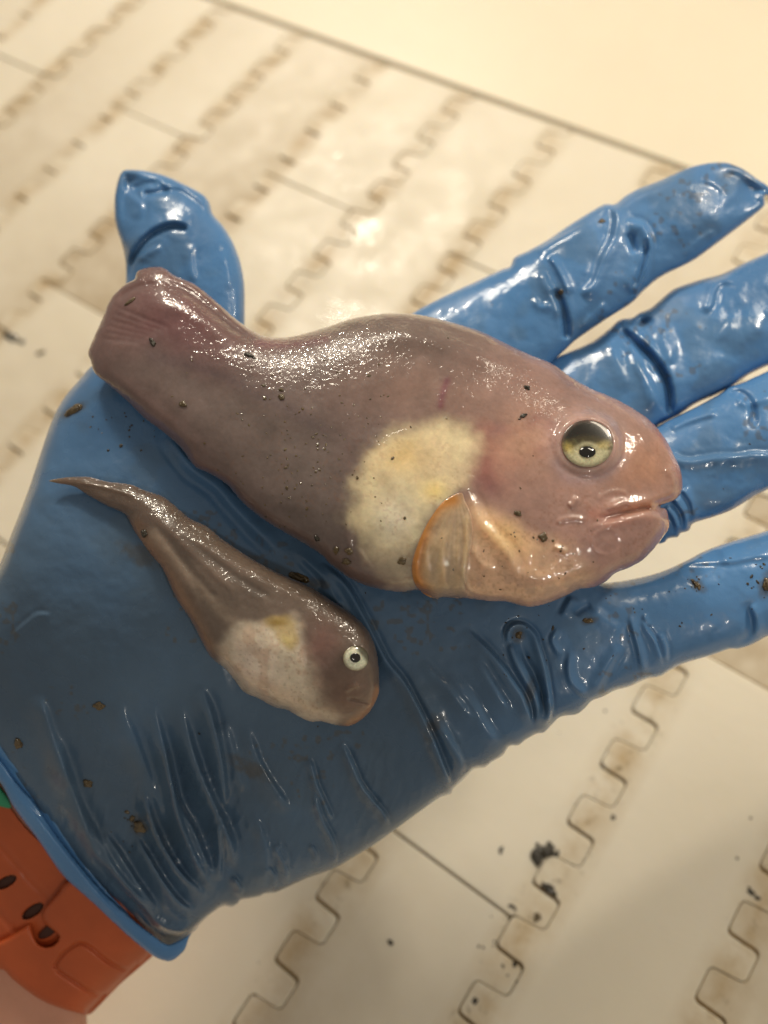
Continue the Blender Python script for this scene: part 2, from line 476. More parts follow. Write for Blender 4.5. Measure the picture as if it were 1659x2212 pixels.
panel = tag(box_obj('side_panel', -14 * PITCH, 20 * PITCH, 0.572 * PER, 30 * PER, -.012, .0012, M_PANEL, None, .0022),
            'smooth cream plastic side panel running along the far edge of the belt', kind='structure')

# ------------------------------------------------------------------ the hand
def A(*p): return np.array(p, float)
def zm(x0, y0, sc, *pts): return [(x0 + sc * x, y0 + sc * y) for x, y in pts]
Z1 = lambda *p: zm(0, 0, .5, *p)
Z2 = lambda *p: zm(829.5, 0, .5, *p)
Z3 = lambda *p: zm(0, 737, .5, *p)
Z4 = lambda *p: zm(829.5, 737, .5, *p)
Z5 = lambda *p: zm(0, 1475, .5, *p)
Z6 = lambda *p: zm(829.5, 1475, .5, *p)
ZF = lambda *p: zm(1152, 329.2, .3056, *p)      # index finger close-up
ZM = lambda *p: zm(1206.9, 658.3, .2725, *p)    # middle finger close-up
ZP = lambda *p: zm(1000.7, 1042.4, .3968, *p)   # little finger close-up
ZQ = lambda *p: zm(329.2, 1426.4, .463, *p)     # palm heel close-up
ZT = lambda *p: zm(219.4, 329.2, .2315, *p)     # thumb close-up
ZW = lambda *p: zm(0, 1591, .2808, *p)          # wrist close-up
ZH = lambda *p: zm(1097.2, 822.9, .26454, *p)   # big head close-up
ZB = lambda *p: zm(713.2, 932.6, .3307, *p)     # belly close-up
ZK = lambda *p: zm(164.6, 548.6, .3307, *p)     # tail close-up
ZS = lambda *p: zm(411.5, 1261.8, .2811, *p)    # small head close-up
ZR = lambda *p: zm(82.3, 987.5, .248, *p)       # small tail close-up

index_o = catmull([(894, 675), (960, 640), (1030, 607), (1085, 581), (1102, 575), (1111, 556), (1140, 542), (1180, 520), (1230, 486),
    (1280, 455), (1306, 441), (1328, 441), (1350, 424), (1380, 407), (1420, 392), (1454, 377), (1500, 358), (1560, 350), (1600, 362),
    (1634, 385), (1660, 403), (1664, 420), (1652, 424), (1651, 445), (1610, 480), (1530, 540), (1494, 565), (1430, 597), (1394, 625),
    (1364, 655), (1320, 683), (1280, 710), (1244, 735), (1223, 754), (1200, 775), (1150, 820), (1080, 850), (1000, 850), (900, 830), (845, 780), (850, 710)])
middle_o = catmull([(1180, 785), (1207, 769), (1275, 740), (1316, 710), (1338, 691), (1366, 686), (1381, 676), (1406, 665), (1440, 636), (1458, 623),
    (1513, 604), (1558, 592), (1610, 567), (1659, 545), (1740, 510), (1810, 520), (1850, 580), (1845, 660), (1780, 730), (1700, 775), (1659, 790),
    (1616, 811), (1580, 836), (1548, 853), (1504, 872), (1468, 896), (1445, 908), (1420, 922), (1370, 960), (1290, 980), (1200, 940), (1150, 870)])
ring_o = catmull([(1380, 945), (1419, 922), (1452, 904), (1479, 891), (1507, 877), (1556, 850), (1575, 836), (1602, 827), (1659, 801), (1740, 765),
    (1810, 790), (1830, 870), (1800, 950), (1720, 1020), (1659, 1057), (1630, 1072), (1580, 1102), (1540, 1117), (1497, 1131), (1488, 1146),
    (1470, 1152), (1464, 1160), (1444, 1163), (1436, 1171), (1421, 1174), (1385, 1150), (1340, 1080), (1340, 1000)])
palm_o = catmull([(1290, 1250), (1310, 1258), (1360, 1252), (1425, 1236), (1480, 1212), (1520, 1191), (1570, 1172), (1659, 1145), (1740, 1115), (1820, 1135),
    (1855, 1210), (1830, 1300), (1750, 1350), (1659, 1374)] + ZP((1600, 868), (1560, 887), (1500, 905), (1450, 905), (1350, 940), (1200, 985), (1130, 1020), (1080, 1052),
    (1040, 1062), (1000, 1068), (900, 1112), (830, 1130), (760, 1165), (700, 1188), (660, 1230), (615, 1262), (530, 1275), (480, 1320), (440, 1360), (400, 1367),
    (340, 1400), (300, 1430), (250, 1435), (215, 1485), (155, 1521)) + ZQ((1550, 500), (1500, 508), (1450, 558), (1405, 598), (1392, 622), (1340, 640), (1200, 740),
    (1050, 850), (940, 918), (850, 970), (720, 1018), (610, 1068), (570, 1085), (525, 1088), (500, 1102), (440, 1113), (412, 1118), (398, 1134), (370, 1150), (330, 1146), (270, 1185), (210, 1242)) +
    [(410, 2022), (392, 2050), (368, 2062), (330, 2040), (270, 1985), (200, 1915), (135, 1850), (85, 1785), (30, 1710), (0, 1660), (-60, 1590), (-110, 1500),
    (-90, 1380), (-40, 1290), (0, 1217), (25, 1152), (60, 1062), (90, 972), (115, 902), (140, 857), (170, 822), (200, 789), (250, 760), (330, 750),
    (440, 770), (560, 790), (700, 790), (860, 780), (1000, 800), (1140, 860), (1230, 950), (1280, 1060), (1290, 1160)])
thumb_o = catmull([(270, 367), (260, 376), (252, 399), (247, 433), (248, 473), (254, 500), (263, 528), (270, 560), (272, 602), (262, 680), (240, 760), (250, 860),
    (340, 900), (460, 880), (520, 800), (528, 720), (529, 660), (527, 607), (518, 561), (502, 521), (481, 487), (460, 463), (452, 437), (437, 419),
    (400, 399), (358, 380), (324, 371), (296, 367)])

G = srgb(87, 138, 194)
def glove_color(s):
    base = np.ones(s.X.shape + (3,)) * G
    n = fbm(s.X, s.Y, 90, 5, 3); f = sstep(.58, .72, n)[..., None] * .22
    s.col = base * (1 - f) + f * srgb(96, 112, 120)
    palm_shade = .90 * sstep(1500, 250, s.X - .25 * s.Y) * sstep(600, 1400, s.Y) * (.8 + .4 * fbm(s.X, s.Y, 160, 15, 3))  # shade of the lower palm, painted into the glove colour
    palm_shade = np.clip(palm_shade, 0, .86)[..., None]; s.col = s.col * (1 - palm_shade) + palm_shade * srgb(80, 100, 120)
    m = fbm(s.X, s.Y, 14, 9, 2) * sstep(.5, .7, fbm(s.X, s.Y, 150, 13, 2))
    d = (sstep(.62, .75, m) * .45)[..., None]
    s.col = s.col * (1 - d) + d * srgb(92, 84, 66)
    nn = fbm(s.X, s.Y, 16, 77, 3)
    for (cx, cy, rx, ry, an) in SMEAR:
        ca, sa = math.cos(an), math.sin(an); X = s.X - cx; Y = s.Y - cy
        e = np.exp(-((X * ca + Y * sa) / rx) ** 2 - ((-X * sa + Y * ca) / ry) ** 2)
        e = (sstep(.25, .8, e * (.4 + 1.1 * nn)) * .5)[..., None]
        s.col = s.col * (1 - e) + e * srgb(84, 74, 54)
def facets(s, amp, sc, seed):
    a = np.abs(fbm(s.X, s.Y, sc, seed, 2) - .5) * 2; c = np.abs(fbm(s.X + .6 * s.Y, s.Y - .6 * s.X, sc * .7, seed + 3, 2) - .5) * 2
    s.h += (np.minimum(a, .4) * 1.2 + np.minimum(c, .3) * .8 - .5) * amp * sstep(0, 34, s.sd)
SMEAR = [(160, 886, 34, 12, -.5), (302, 1780, 26, 30, .6), (1272, 1341, 24, 9, -.2), (1504, 1262, 30, 14, .6), (1656, 1262, 20, 34, .3), (1119, 1371, 18, 22, 0), (1145, 1490, 14, 40, .1),
         (455, 1330, 50, 24, .3), (300, 1200, 60, 26, .4), (690, 1260, 30, 14, .3), (1240, 1262, 50, 10, -.1), (540, 1660, 60, 20, .5), (1210, 640, 14, 10, 0), (940, 1570, 24, 40, .3)]
def wob(s, amp=2.2, sc=42, seed=3):
    s.h += (fbm(s.X, s.Y, sc, seed, 3) - .5) * 2 * amp * sstep(0, 30, s.sd)

HS = 2.7
palm = Shell(palm_o, HS, gain=1.0, cap=112)
index = Shell(index_o, HS, gain=.80, cap=105)
middle = Shell(middle_o, HS, gain=.80, cap=105, off=.003)
ring = Shell(ring_o, HS, gain=.82, cap=100, off=-.001)
thumb = Shell(thumb_o, HS, gain=.80, cap=100, off=.004)

for s_ in (index, middle, ring, thumb): s_.soft = .74
# broad forms of the palm
palm.bump(700, 1130, 330, 220, -26, .5)
palm.bump(230, 1350, 200, 330, 26, .25)
palm.bump(820, 1660, 300, 120, 16, -.55)
palm.bump(1380, 1320, 160, 60, 10, -.3)
palm.bump(330, 1760, 160, 200, -14, .5)
palm.bump(1165, 1430, 60, 110, -10, -.2)
# little finger and its base
palm.fold(ZP((245, 880), (245, 815), (275, 778), (330, 778), (385, 825), (410, 900), (440, 1000), (458, 1100), (470, 1200), (462, 1280), (440, 1325)), 12, 17, .35, 1, .1)
palm.stroke(ZP((300, 860), (335, 950), (380, 1030), (420, 1120), (438, 1200), (440, 1290)), 9, -15)
palm.fold(ZP((250, 860), (280, 960), (330, 1060), (380, 1150), (405, 1240), (400, 1330)), 13, 13, .5, -1, .12)
palm.fold(ZP((0, 790), (100, 880), (180, 970), (260, 1080), (320, 1170), (352, 1260), (372, 1335)), 17, 17, .35, 1, .2)
palm.fold(ZP((60, 930), (130, 1060), (200, 1180), (262, 1260)), 15, 8, .6, 1)
palm.stroke(ZP((440, 1170), (470, 1210), (475, 1280), (450, 1330)), 7, 10)
palm.fold(ZP((905, 720), (930, 810), (955, 900), (975, 1000), (1000, 1060)), 11, 10, .5, -1)
palm.fold(ZP((965, 740), (1000, 800), (1040, 860), (1065, 930), (1080, 1010)), 9, 9, .4, 1)
palm.fold(ZP((1070, 815), (1100, 900), (1100, 980)), 10, 7, .5, 1)
palm.stroke(ZP((980, 715), (1000, 760), (1012, 780)), 5, 6)
palm.fold(ZP((600, 620), (570, 670), (535, 740)), 14, 9, .5, -1)
palm.fold(ZP((520, 790), (485, 850), (500, 900), (530, 950)), 9, 8, .5, -1)
palm.fold(ZP((590, 910), (572, 1000), (585, 1080), (640, 1140), (690, 1165)), 12, 9, .45, -1)
palm.fold(ZP((860, 880), (800, 970), (740, 1080), (700, 1160)), 15, 9, .6, 1)
palm.fold(ZP((700, 690), (780, 760), (860, 810)), 16, 5, .6, 1)
palm.stroke(ZP((600, 720), (640, 690), (700, 660)), 10, -9)
palm.fold(ZP((1130, 440), (1300, 430), (1450, 425), (1600, 400), (1700, 390)), 14, 6, .5, -1)
palm.stroke(ZP((1540, 640), (1560, 740), (1550, 840), (1480, 890)), 12, -8)
palm.fold(ZP((1560, 660), (1600, 750), (1590, 850)), 12, 8, .5, -1)
palm.stroke(ZP((1200, 520), (1300, 440), (1420, 380)), 24, -9)
# long pleats fanning across the heel
palm.fold([(690, 1215), (745, 1262), (790, 1340), (834, 1426), (871, 1473), (908, 1542), (940, 1611), (963, 1672), (975, 1712)], 17, 20, .30, 1, .12)
palm.fold([(640, 1190), (700, 1250), (750, 1330), (790, 1400)], 14, 10, .5, -1)
palm.fold(ZQ((880, 380), (930, 490), (970, 580), (1030, 660), (1080, 720), (1104, 790)), 13, 15, .35, 1, .15)
palm.fold(ZQ((730, 450), (765, 580), (800, 660), (838, 745)), 12, 12, .35, 1, .15)
palm.fold(ZQ((745, 600), (790, 740), (840, 840), (855, 900), (842, 970)), 11, 12, .4, 1, .15)
palm.fold(ZQ((735, 855), (765, 900), (770, 955)), 9, 8, .4, 1)
palm.fold(ZQ((585, 850), (620, 900), (632, 955)), 10, 7, .4, 1)
palm.fold(ZQ((540, 960), (572, 1010), (566, 1070)), 8, 7, .4, 1)
palm.fold(ZQ((1180, 60), (1290, 230), (1370, 390), (1450, 520)), 20, 9, .6, -1)
palm.fold(ZQ((1370, 60), (1480, 200), (1560, 330), (1620, 420)), 20, 10, .6, 1)
palm.fold(ZQ((1330, 280), (1400, 400), (1440, 480), (1440, 540)), 12, 8, .5, 1)
palm.fold(ZQ((1250, 0), (1380, 140), (1500, 300)), 16, 7, .5, 1)
for q, w, a in [(((860, 0), (905, 130), (945, 300), (965, 450), (960, 560)), 17, 15),
                (((770, 60), (830, 300), (890, 460), (950, 590), (990, 690), (1015, 810)), 18, 18),
                (((700, 250), (750, 480), (830, 640), (880, 760), (940, 890)), 17, 15),
                (((610, 440), (655, 600), (720, 740), (800, 850), (900, 935)), 15, 16),
                (((570, 640), (640, 760), (700, 860), (770, 950), (840, 1000)), 14, 15),
                (((650, 60), (690, 220), (735, 400), (760, 560), (820, 720), (880, 840), (950, 920)), 16, 14),
                (((500, 60), (590, 280), (670, 500), (700, 620)), 22, 9),
                (((430, 620), (520, 760), (600, 880), (690, 1000)), 15, 12),
                (((330, 500), (420, 680), (500, 820), (590, 930), (640, 985)), 18, 10),
                (((940, 600), (950, 740), (945, 860)), 9, 9),
                (((1090, 560), (1140, 680), (1150, 800), (1130, 880)), 14, 6),
                (((1170, 680), (1215, 760), (1240, 820), (1225, 870)), 10, 8),
                (((1000, 830), (1040, 890), (1030, 930)), 8, 8),
                (((240, 200), (285, 400), (340, 560), (400, 720), (440, 840)), 22, 12),
                (((160, 40), (230, 260), (300, 460)), 20, 8),
                (((960, 160), (1010, 330), (1050, 480)), 20, 7),
                (((1060, 180), (1110, 330), (1190, 470), (1260, 560)), 16, 7)]:
    palm.fold(Z5(*q), w * 1.35, a * 1.9, .42, 1, .26, .08)
palm.fold(Z5((400, 720), (470, 800), (540, 880), (620, 960), (690, 1040), (770, 1070), (850, 1045)), 13, 14, .5, -1, .15)
# swell beside the big fish, its wet ridge, and the shallow folds under the small one
palm.fold([(360, 940), (385, 975), (415, 1012), (465, 1047), (500, 1087), (560, 1150), (620, 1205)], 22, 16, .55, -1, .2)
palm.stroke([(690, 1255), (715, 1290), (735, 1310)], 8, 9)
palm.fold([(20, 1380), (80, 1330), (110, 1330)], 10, 4, .5, 1)
palm.fold([(300, 1100), (400, 1230), (460, 1390), (500, 1540)], 26, 9, .6, 1)
wob(palm, 3.0, 60, 3); wob(palm, .45, 18, 21)
fine = np.abs(fbm(s_x := palm.X * .9 + palm.Y * .45, palm.Y * .25 - palm.X * .6, 26, 31, 2) - .5)
palm.h += -fine * 9 * sstep(1500, 1800, palm.Y) * sstep(0, 30, palm.sd)

# index finger
index.fold(ZF((440, 430), (520, 375), (580, 400), (600, 490), (570, 620), (500, 760), (430, 940), (330, 1010)), 16, 15, .45, -1, .12)
index.fold(ZF((650, 500), (770, 520), (825, 640), (805, 780), (755, 910), (700, 1000)), 16, 18, .3, 1, .12)
index.stroke(ZF((800, 600), (790, 740), (745, 880), (690, 980)), 7, -14)
index.stroke(ZF((680, 560), (700, 640), (720, 720)), 8, -10)
index.fold(ZF((110, 735), (160, 800), (210, 900), (255, 1010)), 10, 11, .4, -1, .2)
index.stroke(ZF((140, 960), (195, 1080), (228, 1200), (232, 1330)), 8, -22, taper=.15)
index.fold(ZF((60, 830), (95, 930), (170, 1050), (200, 1180)), 12, 12, .4, 1, .2)
index.fold(ZF((0, 1020), (40, 1080), (80, 1090), (120, 1060)), 9, 8, .5, 1)
index.fold(ZF((330, 1270), (430, 1150), (520, 1060)), 16, 9, .4, 1)
index.fold(ZF((20, 700), (120, 640), (250, 580), (400, 500)), 12, 9, .4, 1, .2)
index.fold(ZF((600, 390), (750, 300), (900, 240), (1040, 180)), 12, 9, .5, 1, .2)
index.stroke(ZF((1440, 140), (1450, 230), (1400, 300), (1300, 330)), 16, 8)
index.stroke(ZF((1180, 170), (1290, 220), (1380, 290)), 9, 6)
index.stroke(ZF((870, 690), (1000, 700), (1150, 620), (1300, 500)), 30, -8)
index.fold(ZF((1060, 740), (1180, 620), (1300, 560)), 12, 6, .5, 1)
index.bump(1610, 400, 60, 45, -30)
wob(index, 3.0, 50, 11); wob(index, .45, 17, 12)
# middle finger
middle.stroke(ZM((480, 180), (620, 310), (750, 430), (840, 570), (880, 720), (878, 880)), 8, -22, taper=.12)
middle.fold(ZM((660, 230), (790, 400), (880, 560), (920, 720), (910, 860)), 20, 12, .4, -1, .15)
middle.fold(ZM((560, 380), (670, 570), (750, 730), (800, 860)), 16, 12, .5, 1)
middle.fold(ZM((370, 230), (440, 400), (500, 560), (560, 700)), 18, 9, .6, 1)
middle.bump(1388, 693, 16, 11, -26)
middle.fold([(1520, 680), (1534, 653), (1540, 625), (1558, 607), (1590, 604)], 12, 13, .5, -1, .2)
middle.fold([(1420, 700), (1440, 740), (1450, 790)], 20, 8, .6, 1)
middle.fold([(1360, 700), (1400, 745), (1430, 800)], 14, 9, .5, 1)
middle.stroke([(1560, 700), (1600, 720), (1660, 700)], 30, 8)
wob(middle, 3.0, 50, 14); wob(middle, .45, 17, 15)
# ring finger
ring.stroke(ZM((1290, 700), (1420, 690), (1515, 770), (1550, 890), (1540, 990)), 8, -12, taper=.2)
ring.fold(ZM((880, 990), (1000, 930), (1150, 880), (1260, 850)), 11, 10, .5, -1, .2)
ring.fold([(1450, 980), (1466, 993), (1493, 997), (1548, 989), (1588, 988), (1632, 983), (1690, 985)], 13, 14, .35, 1, .12)
ring.fold(Z4((1215, 720), (1250, 760), (1275, 830), (1290, 860)), 9, 14, .4, -1, .1)
ring.fold(Z4((1250, 680), (1295, 740), (1310, 810), (1330, 850)), 9, 14, .4, -1, .1)
ring.fold(Z4((1290, 640), (1330, 700), (1340, 780)), 9, 9, .4, -1, .1)
ring.fold(Z4((1640, 600), (1560, 660), (1480, 700), (1400, 720)), 13, 7, .5, 1)
ring.fold(Z4((1560, 460), (1470, 520), (1440, 600)), 14, 6, .5, 1)
ring.stroke([(1590, 860), (1620, 870), (1680, 850)], 12, 8)
wob(ring, 3.0, 46, 17); wob(ring, .45, 17, 18)
# thumb
thumb.fold(ZT((225, 1200), (250, 1050), (320, 890), (430, 765), (560, 690), (690, 665), (830, 705)), 16, 14, .25, -1, .12)
thumb.stroke(ZT((235, 1200), (262, 1050), (335, 890), (440, 775), (565, 702), (690, 680), (810, 710)), 6, -20, taper=.1)
thumb.fold(ZT((330, 1010), (440, 930), (570, 870)), 9, 8, .4, 1)
thumb.stroke(ZT((370, 395), (500, 375), (650, 345)), 8, -13)
thumb.stroke(ZT((280, 345), (400, 305), (530, 290)), 8, -9)
thumb.fold(ZT((160, 230), (230, 380), (360, 500), (330, 640)), 12, 8, .5, 1)
thumb.fold(ZT((520, 200), (610, 310), (760, 320), (960, 480), (1010, 570)), 12, 9, .4, -1, .15)
thumb.bump(275, 400, 40, 70, -26); thumb.bump(400, 395, 70, 30, -22, .45)
thumb.fold(ZT((860, 850), (830, 960), (840, 1100), (870, 1220)), 12, 7, .5, 1)
thumb.fold(ZT((1150, 900), (1180, 1100), (1190, 1300)), 14, 5, .5, 1)
wob(thumb, 2.4, 44, 24); wob(thumb, .8, 17, 25)

hand_shells = [palm, index, middle, ring, thumb]
parts = []
for s in hand_shells:
    if s is not palm: facets(s, 3.0, 150, 61)
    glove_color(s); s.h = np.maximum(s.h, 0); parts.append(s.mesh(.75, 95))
V, F, c = join(parts)
wrist = at_depth(100, 2000, .245)
person = tag(empty('person', tuple(wrist)), 'outstretched left hand and wrist in a wet blue rubber glove, palm up, orange wristband', 'person')
glove = make_obj('glove', V, F, M_GLOVE, None, c); reparent(glove, person)

# rolled cuff: a thick bead and the slack band beside it
cuff_a = Shell(catmull(Z5((-140, 170), (0, 330), (70, 430), (150, 520), (230, 640), (330, 770), (440, 900), (560, 1010), (640, 1075), (720, 1130), (760, 1120), (830, 1080),
    (868, 1042), (830, 1080), (815, 1105), (800, 1150), (775, 1178), (738, 1202), (690, 1195), (640, 1165), (540, 1082), (400, 950), (270, 830), (165, 680), (60, 540), (0, 430), (-140, 270))), 2.4, .85, 26,
    off=-.0135)
cuff_b = Shell(catmull(Z5((-140, 60), (0, 205), (90, 330), (190, 500), (290, 660), (380, 800), (480, 920), (560, 1005), (560, 1040), (440, 930), (330, 800), (230, 680), (150, 560), (70, 460), (0, 370), (-140, 210))), 2.4, .6, 16,
    off=-.0120)
for s, sd in ((cuff_a, 3), (cuff_b, 8)):
    wob(s, 1.6, 40, 40 + sd); glove_color(s); s.col[:] = G * 1.0
cuff_a.fold(Z5((60, 470), (180, 610), (300, 760), (430, 920), (560, 1050)), 9, 5, .5, 1)
cuff_b.fold(Z5((0, 300), (110, 420), (220, 580), (330, 750)), 8, 5, .5, -1)
V, F, c = join([cuff_a.mesh(.6), cuff_b.mesh(.6)])
cuff = make_obj('cuff', V, F, M_GLOVE, glove, c)
cuff.parent = glove

# forearm, band
arm_o = catmull([(395, 1975), (350, 2030), (318, 2064), (285, 2092), (255, 2120), (228, 2146), (190, 2183), (188, 2212), (186, 2300), (170, 2420), (-20, 2460), (-320, 2400), (-420, 2150), (-300, 1880), (-150, 1700), (0, 1650), (200, 1750)])
arm = Shell(arm_o, 5, .62, 105, off=.004)
arm_V, arm_F, _ = arm.mesh(.55, 60)
o = make_obj('forearm', arm_V, arm_F, M_SKIN); reparent(o, person)
def arm_depth_fn(extra):
    def f(X, Y):
        j = np.clip(((X - arm.x0) / arm.step), 0, arm.X.shape[1] - 1.01); i = np.clip(((Y - arm.y0) / arm.step), 0, arm.X.shape[0] - 1.01)
        j0 = j.astype(int); i0 = i.astype(int); fx = j - j0; fy = i - i0; H = arm.h
        h = (H[i0, j0] * (1 - fx) + H[i0, j0 + 1] * fx) * (1 - fy) + (H[i0 + 1, j0] * (1 - fx) + H[i0 + 1, j0 + 1] * fx) * fy
        D = arm.D0.mean() if False else hand_depth(X, Y) + .004
        return D - h * D / FPX - extra
    return f
def ellipse(cx, cy, rx, ry, ang, n=22):
    t = np.linspace(0, 2 * math.pi, n, endpoint=False); c, s_ = math.cos(ang), math.sin(ang)
    return np.stack([cx + rx * np.cos(t) * c - ry * np.sin(t) * s_, cy + rx * np.cos(t) * s_ + ry * np.sin(t) * c], 1)
h1 = ellipse(12, 1906, 26, 11, -.5); h2 = ellipse(71, 1968, 27, 11, -.62)
# tail of the strap with its holes, lying under the clasp
tail = Shell([catmull(ZW((-500, 200), (0, 505), (60, 520), (200, 700), (400, 900), (560, 1080), (620, 1200), (560, 1400), (420, 1600), (250, 1620), (100, 1640), (-100, 1700), (-500, 1500))), h1, h2],
             2.6, .8, 9, depth=arm_depth_fn(.0002))
tail.stroke(ZW((-200, 640), (0, 850), (150, 1020), (300, 1180), (400, 1260)), 8, -5)
tail.stroke(ZW((-200, 1180), (0, 1370), (100, 1480), (200, 1560)), 8, -4)
clasp = Shell([catmull(ZW((545, 1105), (495, 1125), (440, 1210), (350, 1310), (322, 1370), (335, 1430), (420, 1500), (455, 1540), (420, 1600), (350, 1620), (290, 1590), (255, 1500), (232, 1440), (180, 1470), (60, 1545), (-60, 1600), (-400, 1800), (-450, 1650),
    (-420, 2050), (-200, 1900), (0, 1790), (100, 1870), (220, 1965), (330, 2035), (450, 2085), (600, 2128), (688, 2138), (760, 2075), (840, 1992), (940, 1892), (1045, 1802), (1172, 1690), (1250, 1600), (1200, 1450), (900, 1250), (700, 1080), (620, 1080)))],
    2.4, 1.3, 26, depth=arm_depth_fn(.0012))
clasp.stroke(ZW((430, 1800), (432, 1740), (520, 1640), (620, 1590), (720, 1640), (830, 1730), (950, 1790), (1030, 1800)), 5, -8, taper=.08)
clasp.stroke(ZW((430, 1790), (500, 1840), (640, 1930), (740, 1985), (830, 1985)), 5, -7, taper=.08)
clasp.stroke(ZW((300, 1560), (360, 1610), (430, 1610), (470, 1560)), 6, 5)
clasp.stroke(ZW((540, 1120), (450, 1220), (350, 1330)), 9, 5)
clasp.stroke(ZW((230, 1450), (100, 1530), (-50, 1600)), 9, 5)
band = empty('wristband', tuple(wrist)); band.parent = person; band.matrix_parent_inverse = Matrix.Translation(-Vector(person.location))
for nm, s in (('strap_tail', tail), ('strap_body', clasp)):
    V, F, _ = s.mesh(.3, 4)
    o = make_obj(nm, V, F, M_BAND); reparent(o, band)
for hx, hy, ha, ex in ((104, 2012, -.6, .0022), (12, 1906, -.45, .0002), (71, 1968, -.6, .0002)):
    dark_disc = Shell(ellipse(hx, hy, 25, 10.5, ha), 2, .3, 1.5, depth=arm_depth_fn(ex))
    V, F, _ = dark_disc.mesh(.3, 4); o = make_obj('strap_hole_shade', V, F, M_HOLE_SHADE); reparent(o, band)  # dark disc painted as the shade inside each strap hole
gr = Shell(catmull([(-60, 1640), (-10, 1690), (16, 1722), (24, 1745), (0, 1742), (-60, 1720)]), 2.5, .8, 14, depth=arm_depth_fn(.002))
V, F, _ = gr.mesh(.5, 8); o = make_obj('green_sleeve_edge', V, F, M_GREEN); reparent(o, person)

# ------------------------------------------------------------------ painting helpers for the fish
def poly_mask(s, pts, soft, warp=0, seed=0):
    P = catmull(pts, True, 5)
    X = s.X + (fbm(s.X, s.Y, 40, seed, 3) - .5) * 2 * warp; Y = s.Y + (fbm(s.X, s.Y, 40, seed + 5, 3) - .5) * 2 * warp
    lo = P.min(0) - soft - warp; hi = P.max(0) + soft + warp
    i0 = max(int((lo[1] - s.y0) / s.step), 0); i1 = min(int((hi[1] - s.y0) / s.step) + 2, s.X.shape[0])
    j0 = max(int((lo[0] - s.x0) / s.step), 0); j1 = min(int((hi[0] - s.x0) / s.step) + 2, s.X.shape[1])
    m = np.zeros(s.X.shape)
    d, *_ = sdf(X[i0:i1, j0:j1], Y[i0:i1, j0:j1], [P], None)
    m[i0:i1, j0:j1] = sstep(-soft, soft, d); return m
def ell_mask(s, cx, cy, rx, ry, ang=0, p=1.0, warp=0, seed=0):
    c, n = math.cos(ang), math.sin(ang)
    X = s.X - cx + (fbm(s.X, s.Y, 40, seed, 3) - .5) * 2 * warp; Y = s.Y - cy + (fbm(s.X, s.Y, 40, seed + 5, 3) - .5) * 2 * warp
    return np.exp(-((((X * c + Y * n) / rx) ** 2 + ((-X * n + Y * c) / ry) ** 2) ** p))
def line_mask(s, pts, w):
    P = catmull(pts, False, 6); lo = P.min(0) - 3 * w; hi = P.max(0) + 3 * w
    i0 = max(int((lo[1] - s.y0) / s.step), 0); i1 = min(int((hi[1] - s.y0) / s.step) + 2, s.X.shape[0])
    j0 = max(int((lo[0] - s.x0) / s.step), 0); j1 = min(int((hi[0] - s.x0) / s.step) + 2, s.X.shape[1])
    m = np.zeros(s.X.shape); d, *_ = seg_dist(s.X[i0:i1, j0:j1], s.Y[i0:i1, j0:j1], P[:-1], P[1:])
    m[i0:i1, j0:j1] = np.exp(-(d / w) ** 2); return m
def lay(s, m, rgb, a):
    f = (m * a)[..., None]; s.col = s.col * (1 - f) + srgb(*rgb) * f

# ------------------------------------------------------------------ big fish
big_o = catmull([(297, 586), (323, 577), (350, 577), (376, 594), (400, 604), (423, 615), (456, 641), (482, 664), (512, 691), (545, 714), (578, 727), (611, 729),
    (644, 724), (680, 714), (713, 704), (760, 688), (820, 678), (860, 676), (920, 682), (980, 697), (1040, 716), (1100, 745), (1150, 768), (1190, 784),
    (1234, 814), (1275, 838), (1316, 855), (1354, 874), (1392, 898), (1417, 921), (1441, 953), (1457, 985), (1470, 1013), (1475, 1045), (1471, 1064), (1459, 1079),
    (1438, 1088), (1422, 1094), (1438, 1099), (1444, 1116), (1445, 1140), (1433, 1159), (1420, 1177), (1401, 1199), (1383, 1214), (1356, 1228), (1330, 1238),
    (1309, 1256), (1282, 1269), (1251, 1273), (1227, 1285), (1190, 1301), (1150, 1311), (1124, 1308), (1094, 1300), (1060, 1299), (1011, 1293), (988, 1290),
    (965, 1288), (945, 1292), (925, 1283), (902, 1275), (868, 1279), (835, 1276), (793, 1266), (756, 1250), (730, 1232), (713, 1219), (690, 1196), (635, 1162),
    (575, 1127), (525, 1087), (490, 1047), (450, 1022), (420, 1007), (390, 967), (350, 932), (310, 902), (275, 867), (235, 832), (205, 807), (196, 780), (190, 762),
    (200, 734), (218, 694), (237, 648), (264, 618), (290, 603)])
BOFF = -.0195
big = Shell(big_o, 2.5, gain=.66, cap=128, off=BOFF)
X, Y = big.X, big.Y
# belly and head volumes, thinner tail stalk with its finned margins
big.bump(900, 1080, 190, 150, 22, .3); big.bump(1230, 1000, 150, 150, 12)
big.bump(1230, 1170, 150, 60, 8, -.1); big.bump(430, 830, 150, 60, -10, .7)
big.fold([(760, 745), (850, 722), (950, 735), (1040, 770), (1110, 805)], 26, 9, .55, 1, .3)
big.stroke([(330, 600), (400, 628), (450, 665), (500, 705), (560, 742)], 12, -12)
big.stroke([(300, 660), (380, 660), (450, 700), (520, 745)], 22, 7)
big.stroke([(250, 650), (290, 622), (350, 612)], 8, -6)
for k in range(6): big.stroke([(214 + k * 6, 730 - k * 14), (260 + k * 9, 735 - k * 10), (310 + k * 12, 740 - k * 6)], 6, -2.5)
big.stroke([(230, 800), (300, 860), (380, 930), (440, 990)], 16, 5)
# eye bulge, moat
big.bump(1269, 958, 62, 56, 16); big.stroke(list(map(tuple, ellipse(1269, 958, 74, 68, 0, 14))), 12, -2.5, taper=0)
big.stroke([(1215, 905), (1262, 886), (1310, 900), (1335, 930)], 12, 3)
